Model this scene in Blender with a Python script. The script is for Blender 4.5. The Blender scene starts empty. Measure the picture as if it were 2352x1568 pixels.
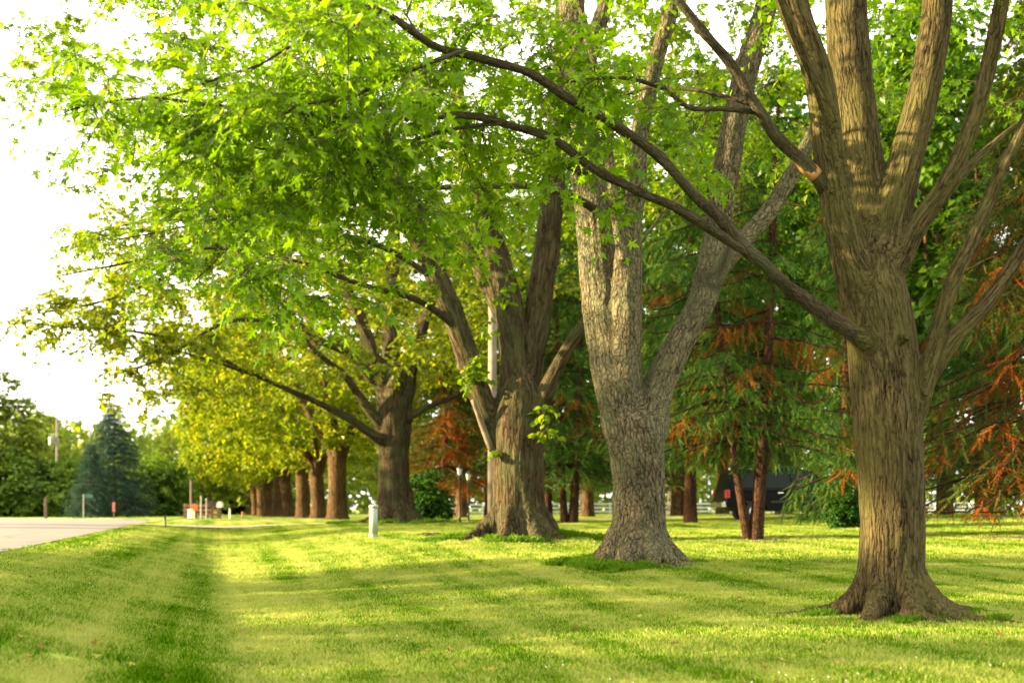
import bpy, bmesh, math, random
import numpy as np
from mathutils import Vector, Matrix, kdtree

R = math.radians
SC = bpy.context.scene
COL = SC.collection

# ------------------------------------------------------------------ camera, sky, sun, exposure
EYE = 1.3
LENS_F, CENTRE_X, HORIZON_Y = 2839.0, 1176.0, 1165.0      # measured on a 2352 px wide copy of the photograph
cam_data = bpy.data.cameras.new('camera')
cam_data.sensor_width = 36.0
cam_data.lens = 36.0 * LENS_F / 2352.0
cam_data.shift_y = (HORIZON_Y - 784.0) / 2352.0
cam_data.clip_start = 0.1
cam_data.clip_end = 3000
cam_data.dof.use_dof = True
cam_data.dof.focus_distance = 14.5
cam_data.dof.aperture_fstop = 1.4
cam = bpy.data.objects.new('camera', cam_data)
COL.objects.link(cam)
cam.location = (0, 0, EYE)
cam.rotation_euler = (R(90), 0, 0)
SC.camera = cam

SUN_EL, SUN_AZ = R(10.0), R(-94.0)                        # azimuth from +Y, clockwise: the sun stands to the left
world = bpy.data.worlds.new('World')
SC.world = world
world.use_nodes = True
wn, wl = world.node_tree.nodes, world.node_tree.links
wn.clear()
w_out = wn.new('ShaderNodeOutputWorld')
w_bg = wn.new('ShaderNodeBackground')
w_sky = wn.new('ShaderNodeTexSky')
w_sky.sky_type = 'NISHITA'
w_sky.sun_disc = False
w_sky.sun_elevation = SUN_EL
w_sky.sun_rotation = SUN_AZ
w_sky.air_density = 1.0
w_sky.dust_density = 3.0
w_sky.ozone_density = 1.0
w_mix = wn.new('ShaderNodeMixRGB')                        # thin bright cloud veil over the whole sky
w_mix.inputs[0].default_value = 0.72
w_mix.inputs[2].default_value = (10.0, 9.3, 8.2, 1)
wl.new(w_sky.outputs[0], w_mix.inputs[1])
wl.new(w_mix.outputs[0], w_bg.inputs[0])
w_bg.inputs[1].default_value = 0.070
wl.new(w_bg.outputs[0], w_out.inputs[0])

sun_d = bpy.data.lights.new('sun', 'SUN')
sun_d.energy = 5.0
sun_d.angle = R(0.8)
sun_d.color = (1.0, 0.77, 0.42)
sun = bpy.data.objects.new('sun', sun_d)
COL.objects.link(sun)
S_DIR = Vector((math.sin(SUN_AZ) * math.cos(SUN_EL), math.cos(SUN_AZ) * math.cos(SUN_EL), math.sin(SUN_EL)))
sun.rotation_euler = S_DIR.to_track_quat('Z', 'Y').to_euler()
sun.location = S_DIR * 60

SC.view_settings.view_transform = 'Standard'
SC.view_settings.look = 'None'
SC.view_settings.exposure = 2.72
SC.view_settings.gamma = 1.0
SC.view_settings.use_curve_mapping = False
SC.cycles.use_denoising = True
SC.cycles.max_bounces = 10
SC.cycles.diffuse_bounces = 5
SC.cycles.transmission_bounces = 8
SC.cycles.transparent_max_bounces = 4
SC.cycles.sample_clamp_indirect = 8.0

# ------------------------------------------------------------------ helpers
def P(px, py, y):
    """A point at distance y that the photograph shows at (px, py)."""
    return np.array([(px - CENTRE_X) / LENS_F * y, y, EYE + (HORIZON_Y - py) / LENS_F * y])

_NT = np.random.default_rng(7).random((32, 32, 32))
def vnoise(p):
    i = np.floor(p).astype(int)
    f = p - i
    f = f * f * (3 - 2 * f)
    i0 = i & 31
    i1 = (i + 1) & 31
    x0, y0, z0 = i0[..., 0], i0[..., 1], i0[..., 2]
    x1, y1, z1 = i1[..., 0], i1[..., 1], i1[..., 2]
    fx, fy, fz = f[..., 0], f[..., 1], f[..., 2]
    def l(a, b, t): return a + (b - a) * t
    c0 = l(l(_NT[x0, y0, z0], _NT[x1, y0, z0], fx), l(_NT[x0, y1, z0], _NT[x1, y1, z0], fx), fy)
    c1 = l(l(_NT[x0, y0, z1], _NT[x1, y0, z1], fx), l(_NT[x0, y1, z1], _NT[x1, y1, z1], fx), fy)
    return l(c0, c1, fz)

def tag(o, label=None, cat=None, group=None, kind=None):
    if label: o['label'] = label
    if cat: o['category'] = cat
    if group: o['group'] = group
    if kind: o['kind'] = kind
    return o

def thing(name, label, cat, loc, rz=0.0, group=None):
    o = bpy.data.objects.new(name, None)
    o.empty_display_size = 0.2
    COL.objects.link(o)
    o.location = tuple(float(v) for v in loc)
    o.rotation_euler = (0, 0, rz)
    return tag(o, label, cat, group)

def link_mesh(name, me, mat=None, parent=None):
    if mat and not me.materials: me.materials.append(mat)
    o = bpy.data.objects.new(name, me)
    COL.objects.link(o)
    if parent: o.parent = parent
    return o

def np_mesh(name, V, F, smooth=True, attrs=None):
    V = np.asarray(V, dtype=np.float32)
    F = np.asarray(F, dtype=np.int32)
    me = bpy.data.meshes.new(name)
    n, k = F.shape
    me.vertices.add(len(V))
    me.vertices.foreach_set('co', V.ravel())
    me.loops.add(n * k)
    me.loops.foreach_set('vertex_index', F.ravel())
    me.polygons.add(n)
    me.polygons.foreach_set('loop_start', np.arange(0, n * k, k, dtype=np.int32))
    me.update(calc_edges=True)
    me.polygons.foreach_set('use_smooth', np.full(n, smooth))
    for nm, arr in (attrs or {}).items():
        arr = np.asarray(arr, dtype=np.float32)
        if arr.ndim == 1:
            me.attributes.new(nm, 'FLOAT', 'POINT').data.foreach_set('value', arr)
        else:
            me.attributes.new(nm, 'FLOAT_VECTOR', 'POINT').data.foreach_set('vector', arr.ravel())
    return me

def norm(v):
    return v / np.maximum(np.linalg.norm(v, axis=-1, keepdims=True), 1e-9)

def smooth_path(pts, rad, step):
    """Catmull-Rom through the points, sampled about every step metres."""
    pts = np.asarray(pts, float); rad = np.asarray(rad, float)
    q = np.vstack([2 * pts[0] - pts[1], pts, 2 * pts[-1] - pts[-2]])
    op, orr = [], []
    for i in range(len(pts) - 1):
        p0, p1, p2, p3 = q[i:i + 4]
        n = max(2, int(np.linalg.norm(p2 - p1) / step))
        t = np.linspace(0, 1, n, endpoint=False)[:, None]
        op.append(0.5 * (2 * p1 + (p2 - p0) * t + (2 * p0 - 5 * p1 + 4 * p2 - p3) * t ** 2 + (3 * p1 - p0 - 3 * p2 + p3) * t ** 3))
        orr.append(rad[i] + (rad[i + 1] - rad[i]) * t[:, 0])
    op.append(pts[-1:]); orr.append(rad[-1:])
    return np.vstack(op), np.concatenate(orr)

def frames(p):
    T = norm(np.gradient(p, axis=0))
    a = np.array([1.0, 0, 0]) if abs(T[0][0]) < 0.8 else np.array([0, 1.0, 0])
    N = np.zeros_like(T)
    n = a - T[0] * (a @ T[0]); n /= np.linalg.norm(n)
    for i in range(len(T)):
        n = n - T[i] * (n @ T[i]); n /= max(np.linalg.norm(n), 1e-9)
        N[i] = n
    return T, N, np.cross(T, N)

def tube(p, r, ns, cap=True):
    T, N, B = frames(p)
    a = np.arange(ns) / ns * 2 * np.pi
    ring = p[:, None] + r[:, None, None] * (np.cos(a)[None, :, None] * N[:, None] + np.sin(a)[None, :, None] * B[:, None])
    V = ring.reshape(-1, 3)
    m = len(p)
    i, j = np.meshgrid(np.arange(m - 1), np.arange(ns), indexing='ij')
    j2 = (j + 1) % ns
    F = np.stack([i * ns + j, i * ns + j2, (i + 1) * ns + j2, (i + 1) * ns + j], -1).reshape(-1, 4)
    if cap:
        V = np.vstack([V, p[:1], p[-1:]])
        c0, c1 = len(V) - 2, len(V) - 1
        k = np.arange(ns); k2 = (k + 1) % ns
        F = np.vstack([F, np.stack([k2, k, np.full(ns, c0), np.full(ns, c0)], -1),
                       np.stack([(m - 1) * ns + k, (m - 1) * ns + k2, np.full(ns, c1), np.full(ns, c1)], -1)])
    return V, F

def bark_coords(p, seed):
    T, N, B = frames(p)
    s = np.concatenate([[0], np.cumsum(np.linalg.norm(np.diff(p, axis=0), axis=1))])
    return T, N, B, s + seed * 3.7

def quads_to_mesh(name, V, F, smooth=True, attrs=None):
    """Quads, some of them collapsed to triangles (last two indices equal)."""
    F = np.asarray(F)
    tri = F[:, 2] == F[:, 3]
    tris = np.vstack([F[~tri][:, [0, 1, 2]], F[~tri][:, [0, 2, 3]], F[tri][:, :3]])
    return np_mesh(name, V, tris, smooth, attrs)

class Soup:
    """Collects vertex / face blocks of one part."""
    def __init__(self): self.v, self.f, self.a, self.n = [], [], [], 0
    def add(self, V, F, attr=None):
        self.v.append(V); self.f.append(np.asarray(F) + self.n); self.n += len(V)
        if attr is not None: self.a.append(attr)
    def done(self): return np.vstack(self.v), np.vstack(self.f), (np.concatenate(self.a) if self.a else None)

# --- box / prism helpers for the small built things
def bm_box(bm, c, s, rot=None, bevel=0.0):
    r = bmesh.ops.create_cube(bm, size=1.0)
    M = Matrix.Translation(Vector(c)) @ (rot.to_4x4() if rot else Matrix.Identity(4)) @ Matrix.Diagonal((*s, 1))
    bmesh.ops.transform(bm, matrix=M, verts=r['verts'])
    if bevel:
        es = list({e for v in r['verts'] for e in v.link_edges})
        bmesh.ops.bevel(bm, geom=es, offset=bevel, segments=2, affect='EDGES', profile=0.5)

def bm_cyl(bm, a, b, r1, r2=None, n=16):
    a, b = Vector(a), Vector(b)
    d = b - a
    M = Matrix.Translation((a + b) / 2) @ d.to_track_quat('Z', 'Y').to_matrix().to_4x4()
    bmesh.ops.create_cone(bm, cap_ends=True, segments=n, radius1=r1, radius2=r1 if r2 is None else r2, depth=d.length, matrix=M)

def bm_lathe(bm, prof, n=20, c=(0, 0, 0)):
    rings = []
    for r, z in prof:
        rings.append([bm.verts.new((c[0] + r * math.cos(k / n * 2 * math.pi), c[1] + r * math.sin(k / n * 2 * math.pi), c[2] + z)) for k in range(n)])
    for a, b in zip(rings, rings[1:]):
        for k in range(n): bm.faces.new((a[k], a[(k + 1) % n], b[(k + 1) % n], b[k]))
    bm.faces.new(rings[0][::-1]); bm.faces.new(rings[-1])

def part(name, bm, mat, parent=None, smooth=False):
    me = bpy.data.meshes.new(name)
    bmesh.ops.recalc_face_normals(bm, faces=bm.faces)
    bm.to_mesh(me); bm.free()
    if smooth: me.shade_smooth()
    return link_mesh(name, me, mat, parent)

def dup(o, name=None, parent=None):
    c = o.copy(); COL.objects.link(c); c.parent = parent
    for k in ('label', 'category', 'group'):
        if parent is None and k in c: del c[k]
    for ch in list(o.children): dup(ch, None, c)
    return c

# ------------------------------------------------------------------ materials
def new_mat(name):
    m = bpy.data.materials.new(name)
    m.use_nodes = True
    nt = m.node_tree
    nt.nodes.clear()
    out = nt.nodes.new('ShaderNodeOutputMaterial')
    return m, nt, out

def N_(nt, t, **kw):
    n = nt.nodes.new(t)
    for k, v in kw.items(): setattr(n, k, v)
    return n

def ramp(nt, src, stops):
    r = N_(nt, 'ShaderNodeValToRGB')
    el = r.color_ramp.elements
    while len(el) < len(stops): el.new(0.5)
    for e, (p, c) in zip(el, stops):
        e.position = p
        e.color = (*c, 1) if isinstance(c, tuple) else (c, c, c, 1)
    nt.links.new(src, r.inputs[0])
    return r.outputs[0]

def mixc(nt, fac, a, b, mode='MIX'):
    m = N_(nt, 'ShaderNodeMixRGB', blend_type=mode)
    for i, v in ((0, fac), (1, a), (2, b)):
        if isinstance(v, (int, float)): m.inputs[i].default_value = v
        elif isinstance(v, tuple): m.inputs[i].default_value = (*v, 1)
        else: nt.links.new(v, m.inputs[i])
    return m.outputs[0]

def math_(nt, op, a, b=None, c=None):
    m = N_(nt, 'ShaderNodeMath', operation=op)
    for i, v in enumerate((a, b, c)):
        if v is None: continue
        if isinstance(v, (int, float)): m.inputs[i].default_value = v
        else: nt.links.new(v, m.inputs[i])
    return m.outputs[0]

def noise(nt, vec, scale, detail=3.0, rough=0.55):
    n = N_(nt, 'ShaderNodeTexNoise')
    n.inputs['Scale'].default_value = scale
    n.inputs['Detail'].default_value = detail
    n.inputs['Roughness'].default_value = rough
    if vec is not None: nt.links.new(vec, n.inputs['Vector'])
    return n.outputs[0]

def mapping(nt, vec, scale=(1, 1, 1), rot=(0, 0, 0), loc=(0, 0, 0)):
    m = N_(nt, 'ShaderNodeMapping')
    m.inputs['Scale'].default_value = scale
    m.inputs['Rotation'].default_value = rot
    m.inputs['Location'].default_value = loc
    nt.links.new(vec, m.inputs['Vector'])
    return m.outputs[0]

def plain(name, col, rough=0.6, metal=0.0, vary=0.12, scale=6.0, bump=0.0):
    m, nt, out = new_mat(name)
    b = N_(nt, 'ShaderNodeBsdfPrincipled')
    tc = N_(nt, 'ShaderNodeTexCoord')
    n = noise(nt, tc.outputs['Object'], scale, 5)
    c = ramp(nt, n, [(0.3, tuple(v * (1 - vary) for v in col)), (0.7, tuple(min(1, v * (1 + vary)) for v in col))])
    nt.links.new(c, b.inputs['Base Color'])
    b.inputs['Roughness'].default_value = rough
    b.inputs['Metallic'].default_value = metal
    if bump:
        bp = N_(nt, 'ShaderNodeBump')
        bp.inputs['Strength'].default_value = bump
        bp.inputs['Distance'].default_value = 0.01
        nt.links.new(noise(nt, tc.outputs['Object'], scale * 8, 4), bp.inputs['Height'])
        nt.links.new(bp.outputs[0], b.inputs['Normal'])
    nt.links.new(b.outputs[0], out.inputs[0])
    return m

def glass_mat(name, col, rough=0.08):
    m, nt, out = new_mat(name)
    b = N_(nt, 'ShaderNodeBsdfPrincipled')
    b.inputs['Base Color'].default_value = (*col, 1)
    b.inputs['Roughness'].default_value = rough
    b.inputs['IOR'].default_value = 1.5
    nt.links.new(b.outputs[0], out.inputs[0])
    return m

def leaf_mat(name, dark, mid, light, trans=0.42, gloss=0.012, brown=None):
    """Leaf colour runs over the leaf's own tint; half of the light goes through."""
    m, nt, out = new_mat(name)
    at = N_(nt, 'ShaderNodeAttribute', attribute_name='tint')
    c = ramp(nt, at.outputs['Fac'], [(0.0, dark), (0.5, mid), (0.95, light)] if brown is None else [(0.0, dark), (0.35, mid), (0.62, light), (0.8, brown)])
    d = N_(nt, 'ShaderNodeBsdfDiffuse'); nt.links.new(c, d.inputs[0])
    t = N_(nt, 'ShaderNodeBsdfTranslucent')
    tcol = mixc(nt, 1.0, c, (1.3, 1.25, 0.5), 'MULTIPLY')
    nt.links.new(tcol, t.inputs[0])
    ms = N_(nt, 'ShaderNodeMixShader'); ms.inputs[0].default_value = trans
    nt.links.new(d.outputs[0], ms.inputs[1]); nt.links.new(t.outputs[0], ms.inputs[2])
    g = N_(nt, 'ShaderNodeBsdfGlossy'); g.inputs['Roughness'].default_value = 0.42
    g.inputs[0].default_value = (0.9, 0.9, 0.85, 1)
    m2 = N_(nt, 'ShaderNodeMixShader'); m2.inputs[0].default_value = gloss
    nt.links.new(ms.outputs[0], m2.inputs[1]); nt.links.new(g.outputs[0], m2.inputs[2])
    nt.links.new(m2.outputs[0], out.inputs[0])
    return m

def bark_mat(name, furrow_shade, ridge, lichen, scale=20.0, stretch=0.2, strength=0.9, use_attr=True, lichen_amt=0.5, plates=0.5):
    m, nt, out = new_mat(name)
    b = N_(nt, 'ShaderNodeBsdfPrincipled')
    if use_attr:
        co = N_(nt, 'ShaderNodeAttribute', attribute_name='barkco').outputs['Vector']
    else:
        co = N_(nt, 'ShaderNodeTexCoord').outputs['Object']
    # wobble the coordinates so that furrows wander
    wn_ = N_(nt, 'ShaderNodeTexNoise'); wn_.inputs['Scale'].default_value = 5.0; wn_.inputs['Detail'].default_value = 4
    nt.links.new(co, wn_.inputs['Vector'])
    vs = N_(nt, 'ShaderNodeVectorMath', operation='MULTIPLY_ADD')
    nt.links.new(wn_.outputs['Color'], vs.inputs[0]); vs.inputs[1].default_value = (0.05, 0.05, 0.20)
    nt.links.new(co, vs.inputs[2])
    v = N_(nt, 'ShaderNodeTexVoronoi', feature='DISTANCE_TO_EDGE')
    v.inputs['Scale'].default_value = scale * 1.25
    nt.links.new(mapping(nt, vs.outputs[0], (1, 1, min(.6, stretch * 2.2))), v.inputs['Vector'])
    edge = ramp(nt, v.outputs['Distance'], [(0.0, 0.0), (0.12, 0.7), (0.4, 1.0)])
    rn = noise(nt, mapping(nt, vs.outputs[0], (1, 1, stretch)), scale * .8, 2, 0.5)
    ridge_ = ramp(nt, math_(nt, 'ABSOLUTE', math_(nt, 'SUBTRACT', rn, 0.5)), [(0.0, 0.0), (0.07, 0.65), (0.22, 1.0)])
    fib = noise(nt, mapping(nt, vs.outputs[0], (1, 1, stretch * 1.2)), scale * 2.6, 6, 0.68)
    flake = noise(nt, mapping(nt, vs.outputs[0], (1, 1, 0.5)), scale * 1.9, 6, 0.65)
    h = math_(nt, 'ADD', math_(nt, 'MULTIPLY', ridge_, 0.8), math_(nt, 'MULTIPLY', fib, 0.8))
    h = math_(nt, 'ADD', h, math_(nt, 'MULTIPLY', flake, plates))
    h = math_(nt, 'ADD', h, math_(nt, 'MULTIPLY', edge, plates * .6))
    hc = math_(nt, 'ADD', math_(nt, 'MULTIPLY', ridge_, 0.24), math_(nt, 'MULTIPLY', fib, 0.55))
    hc = math_(nt, 'ADD', hc, math_(nt, 'MULTIPLY', flake, .38))
    hc = math_(nt, 'ADD', hc, math_(nt, 'MULTIPLY', edge, plates * .16))
    c = ramp(nt, hc, [(0.45, furrow_shade), (0.67, tuple((a * 0.5 + b_ * 0.5) for a, b_ in zip(furrow_shade, ridge))), (0.88, ridge)])  # furrows darkened in the colour, crevice shade painted in
    big = noise(nt, mapping(nt, co, (1, 1, 0.5)), 2.2, 4, 0.6)
    lf = ramp(nt, big, [(0.42, 0.0), (0.68, 1.0)])
    c = mixc(nt, math_(nt, 'MULTIPLY', lf, lichen_amt), c, mixc(nt, 0.75, c, lichen))
    tone = ramp(nt, noise(nt, co, 0.9, 3), [(0.3, 0.78), (0.7, 1.18)])
    c = mixc(nt, 1.0, c, tone, 'MULTIPLY')
    nt.links.new(c, b.inputs['Base Color'])
    b.inputs['Roughness'].default_value = 0.92
    b.inputs['Specular IOR Level'].default_value = 0.05
    bp = N_(nt, 'ShaderNodeBump')
    bp.inputs['Strength'].default_value = strength
    bp.inputs['Distance'].default_value = 0.045
    nt.links.new(h, bp.inputs['Height'])
    nt.links.new(bp.outputs[0], b.inputs['Normal'])
    nt.links.new(b.outputs[0], out.inputs[0])
    return m

ROW_ANG = math.atan2(0.2317, 0.9728)
T1XY = np.array([3.85, 12.5])
U = np.array([-0.2317, 0.9728]); NRM = np.array([0.9728, 0.2317])

def lawn_colour(nt):
    """Mown turf: stripes along the tree row, lusher ditch, straw patches, clumps."""
    geo = N_(nt, 'ShaderNodeNewGeometry')
    pos = geo.outputs['Position']
    sep = N_(nt, 'ShaderNodeSeparateXYZ'); nt.links.new(pos, sep.inputs[0])
    x, y = sep.outputs[0], sep.outputs[1]
    t = math_(nt, 'ADD', math_(nt, 'MULTIPLY', math_(nt, 'SUBTRACT', x, 3.85), 0.9728), math_(nt, 'MULTIPLY', math_(nt, 'SUBTRACT', y, 12.5), 0.2317))
    s = math_(nt, 'ADD', math_(nt, 'MULTIPLY', math_(nt, 'SUBTRACT', x, 3.85), -0.2317), math_(nt, 'MULTIPLY', math_(nt, 'SUBTRACT', y, 12.5), 0.9728))
    cmb = N_(nt, 'ShaderNodeCombineXYZ')
    nt.links.new(t, cmb.inputs[0]); nt.links.new(s, cmb.inputs[1])
    ts = cmb.outputs[0]
    big = noise(nt, mapping(nt, pos, (1, 1, 0)), 0.35, 4, 0.6)
    med = noise(nt, mapping(nt, ts, (1.0, 0.55, 0)), 1.5, 4, 0.6)
    fine = noise(nt, mapping(nt, pos, (1, 1, 0)), 9.0, 3, 0.6)
    stripes = noise(nt, mapping(nt, ts, (1.25, 0.03, 0)), 1.0, 2, 0.5)
    straw = math_(nt, 'ADD', math_(nt, 'MULTIPLY', med, 0.72), math_(nt, 'MULTIPLY', stripes, 0.85))
    straw = math_(nt, 'ADD', straw, math_(nt, 'MULTIPLY', big, 0.45))
    straw = math_(nt, 'ADD', straw, math_(nt, 'MULTIPLY', fine, 0.35))
    lines = noise(nt, mapping(nt, ts, (4.2, 0.10, 0)), 1.0, 3, 0.6)      # wheel lines of the mower
    straw = math_(nt, 'ADD', straw, math_(nt, 'MULTIPLY', math_(nt, 'SUBTRACT', lines, 0.5), 0.42))
    wave = math_(nt, 'SINE', math_(nt, 'ADD', math_(nt, 'MULTIPLY', t, 5.2), math_(nt, 'MULTIPLY', noise(nt, mapping(nt, ts, (.5, 0.06, 0)), 1.0, 2), 7.0)))
    straw = math_(nt, 'ADD', straw, math_(nt, 'MULTIPLY', wave, 0.050))
    streak = noise(nt, mapping(nt, pos, (0.9, 2.6, 0)), 1.0, 4, 0.65)
    straw = math_(nt, 'ADD', straw, math_(nt, 'MULTIPLY', math_(nt, 'SUBTRACT', streak, 0.5), 0.35))
    # lusher damp band along the bottom of the ditch
    wob = math_(nt, 'MULTIPLY', math_(nt, 'SUBTRACT', noise(nt, mapping(nt, ts, (1, 0.5, 0)), 0.9, 3), 0.5), 0.9)
    dist = math_(nt, 'ABSOLUTE', math_(nt, 'ADD', math_(nt, 'ADD', t, 7.15), wob))
    band = ramp(nt, dist, [(0.10, 1.0), (0.75, 0.0)])
    near_ = ramp(nt, math_(nt, 'MULTIPLY', math_(nt, 'ADD', s, 8.0), 0.05), [(0.1, 1.0), (0.75, 0.25)])
    straw = math_(nt, 'SUBTRACT', straw, math_(nt, 'MULTIPLY', math_(nt, 'MULTIPLY', band, near_), 0.20))
    # a drier strip just right of the ditch
    dry = ramp(nt, math_(nt, 'ABSOLUTE', math_(nt, 'ADD', math_(nt, 'ADD', t, 6.2), math_(nt, 'MULTIPLY', wob, 0.5))), [(0.1, 1.0), (0.55, 0.0)])
    straw = math_(nt, 'ADD', straw, math_(nt, 'MULTIPLY', dry, 0.10))
    c = ramp(nt, straw, [(0.70, (0.030, 0.085, 0.004)), (0.98, (0.080, 0.150, 0.010)), (1.18, (0.165, 0.215, 0.028)), (1.0, (0.30, 0.29, 0.09))])
    return c, straw

def fix_ramp(nt, straw, stops):
    """Ramp over a value that runs past one."""
    v = math_(nt, 'MULTIPLY', math_(nt, 'SUBTRACT', straw, 0.6), 1.25)
    return ramp(nt, v, stops)

LAWN_STOPS = [(0.22, (0.022, 0.084, 0.001)), (0.42, (0.064, 0.160, 0.002)), (0.60, (0.122, 0.232, 0.005)), (0.86, (0.34, 0.375, 0.085))]

def lawn_material(name, blade):
    m, nt, out = new_mat(name)
    _, straw = lawn_colour(nt)
    if blade:
        geo = N_(nt, 'ShaderNodeNewGeometry')
        rnd = geo.outputs['Random Per Island']
        straw = math_(nt, 'ADD', straw, math_(nt, 'MULTIPLY', math_(nt, 'SUBTRACT', rnd, 0.5), 0.50))
    c = fix_ramp(nt, straw, LAWN_STOPS)
    if blade:
        d = N_(nt, 'ShaderNodeBsdfDiffuse'); nt.links.new(c, d.inputs[0])
        t = N_(nt, 'ShaderNodeBsdfTranslucent'); nt.links.new(c, t.inputs[0])
        ms = N_(nt, 'ShaderNodeMixShader'); ms.inputs[0].default_value = 0.4
        nt.links.new(d.outputs[0], ms.inputs[1]); nt.links.new(t.outputs[0], ms.inputs[2])
        nt.links.new(ms.outputs[0], out.inputs[0])
    else:
        b = N_(nt, 'ShaderNodeBsdfPrincipled')
        nt.links.new(c, b.inputs['Base Color'])
        b.inputs['Roughness'].default_value = 0.95
        b.inputs['Specular IOR Level'].default_value = 0.03
        pos = N_(nt, 'ShaderNodeNewGeometry').outputs['Position']
        bp = N_(nt, 'ShaderNodeBump'); bp.inputs['Strength'].default_value = 0.8; bp.inputs['Distance'].default_value = 0.05
        nt.links.new(noise(nt, pos, 14.0, 5, 0.7), bp.inputs['Height'])
        nt.links.new(bp.outputs[0], b.inputs['Normal'])
        nt.links.new(b.outputs[0], out.inputs[0])
    return m

M_LAWN = lawn_material('lawn_ground', False)
M_BLADE = lawn_material('lawn_blades', True)

def asphalt_mat():
    m, nt, out = new_mat('road_asphalt')
    b = N_(nt, 'ShaderNodeBsdfPrincipled')
    pos = N_(nt, 'ShaderNodeNewGeometry').outputs['Position']
    n = noise(nt, pos, 1.1, 5, 0.6)
    g = noise(nt, pos, 60.0, 3, 0.6)
    c = ramp(nt, n, [(0.3, (0.135, 0.112, 0.084)), (0.7, (0.18, 0.152, 0.116))])
    c = mixc(nt, 0.35, c, ramp(nt, g, [(0.3, (0.08, 0.068, 0.054)), (0.7, (0.26, 0.225, 0.18))]))
    v = N_(nt, 'ShaderNodeTexVoronoi', feature='DISTANCE_TO_EDGE'); v.inputs['Scale'].default_value = 0.22
    nt.links.new(mapping(nt, pos, (1, 1, 0)), v.inputs['Vector'])
    cr = ramp(nt, math_(nt, 'ADD', v.outputs['Distance'], math_(nt, 'MULTIPLY', n, 0.012)), [(0.007, 0.35), (0.016, 1.0)])
    c = mixc(nt, 1.0, c, cr, 'MULTIPLY')
    nt.links.new(c, b.inputs['Base Color'])
    b.inputs['Roughness'].default_value = 0.85
    nt.links.new(b.outputs[0], out.inputs[0])
    return m
M_ROAD = asphalt_mat()
M_GRAVEL = plain('gravel', (0.30, 0.25, 0.19), 0.95, vary=0.4, scale=9, bump=0.8)
M_MULCH = plain('needle_litter', (0.12, 0.055, 0.028), 0.95, vary=0.5, scale=7, bump=1.0)

M_BARK_A = bark_mat('bark_right_maple', (0.008, 0.005, 0.003), (0.122, 0.096, 0.044), (0.090, 0.090, 0.024), scale=22, stretch=0.11, lichen_amt=0.85, plates=0.7, strength=.8)
M_BARK_B = bark_mat('bark_forked_maple', (0.010, 0.007, 0.004), (0.205, 0.170, 0.105), (0.135, 0.155, 0.080), scale=15, stretch=0.24, lichen_amt=0.7, plates=1.2, strength=1.0)
M_BARK_C = bark_mat('bark_old_maple', (0.012, 0.008, 0.005), (0.115, 0.085, 0.046), (0.07, 0.085, 0.035), scale=12, stretch=0.12, lichen_amt=0.75, plates=0.5, strength=1.0)
M_BARK_FAR = bark_mat('bark_row_maple', (0.018, 0.011, 0.006), (0.155, 0.090, 0.043), (0.10, 0.085, 0.035), scale=10, stretch=0.16, use_attr=False, lichen_amt=0.4)
M_BARK_PINE = bark_mat('bark_spruce', (0.016, 0.008, 0.005), (0.090, 0.045, 0.025), (0.14, 0.1, 0.06), scale=16, stretch=0.4, use_attr=False, lichen_amt=0.3)
M_BRANCH = bark_mat('bark_branches', (0.016, 0.012, 0.008), (0.085, 0.068, 0.042), (0.075, 0.085, 0.045), scale=34, stretch=0.25, lichen_amt=0.6, strength=0.6, use_attr=True)
M_TWIG = plain('twig_bark', (0.065, 0.048, 0.030), 0.85, vary=0.3, scale=3)
M_PALE_BARK = bark_mat('bark_pale_trunk', (0.28, 0.25, 0.2), (0.55, 0.5, 0.42), (0.4, 0.42, 0.3), scale=9, stretch=0.5, use_attr=False)
M_BARE = plain('bare_wood', (0.26, 0.125, 0.04), 0.6, vary=0.35, scale=9)

M_LEAF_A = leaf_mat('leaves_right_maple', (0.062, 0.145, 0.003), (0.130, 0.250, 0.004), (0.225, 0.35, 0.007), 0.62, 0.010)
M_LEAF_B = leaf_mat('leaves_forked_maple', (0.056, 0.130, 0.004), (0.115, 0.225, 0.005), (0.210, 0.31, 0.008), 0.60, 0.010)
M_LEAF_C = leaf_mat('leaves_old_maple', (0.056, 0.115, 0.004), (0.120, 0.205, 0.005), (0.25, 0.285, 0.009), 0.57, 0.010)
M_LEAF_ROW = leaf_mat('leaves_row_maple', (0.070, 0.120, 0.004), (0.150, 0.205, 0.006), (0.31, 0.28, 0.010), 0.55, 0.010)  # yellower than the near maples: low sun's warmth put into the leaf colour
M_LEAF_BACK = leaf_mat('leaves_background', (0.016, 0.058, 0.003), (0.044, 0.110, 0.005), (0.110, 0.190, 0.009), 0.5, 0.012)
M_LEAF_FARWOOD = leaf_mat('leaves_far_wood', (0.065, 0.11, 0.014), (0.11, 0.165, 0.020), (0.18, 0.22, 0.028), 0.45, 0.012)
M_LEAF_SHRUB = leaf_mat('leaves_shrub', (0.012, 0.050, 0.006), (0.026, 0.085, 0.008), (0.06, 0.13, 0.012), 0.35)
M_NEEDLE = leaf_mat('needles_spruce', (0.011, 0.042, 0.008), (0.024, 0.080, 0.013), (0.080, 0.125, 0.012), 0.28, 0.006, brown=(0.17, 0.050, 0.008))
M_NEEDLE_SUNRUST = leaf_mat('needles_sunlit_rust_spruce', (0.011, 0.030, 0.005), (0.026, 0.055, 0.008), (0.085, 0.065, 0.008), 0.25, 0.006, brown=(0.16, 0.036, 0.005))  # rust stop holds the evening sun's orange over brown dead needles
M_NEEDLE_BLUE = leaf_mat('needles_blue_spruce', (0.012, 0.036, 0.028), (0.024, 0.062, 0.048), (0.055, 0.10, 0.068), 0.15, 0.006, brown=(0.1, 0.1, 0.05))

# ------------------------------------------------------------------ terrain
def sstep(a, b, x):
    t = np.clip((x - a) / (b - a), 0, 1)
    return t * t * (3 - 2 * t)

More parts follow.
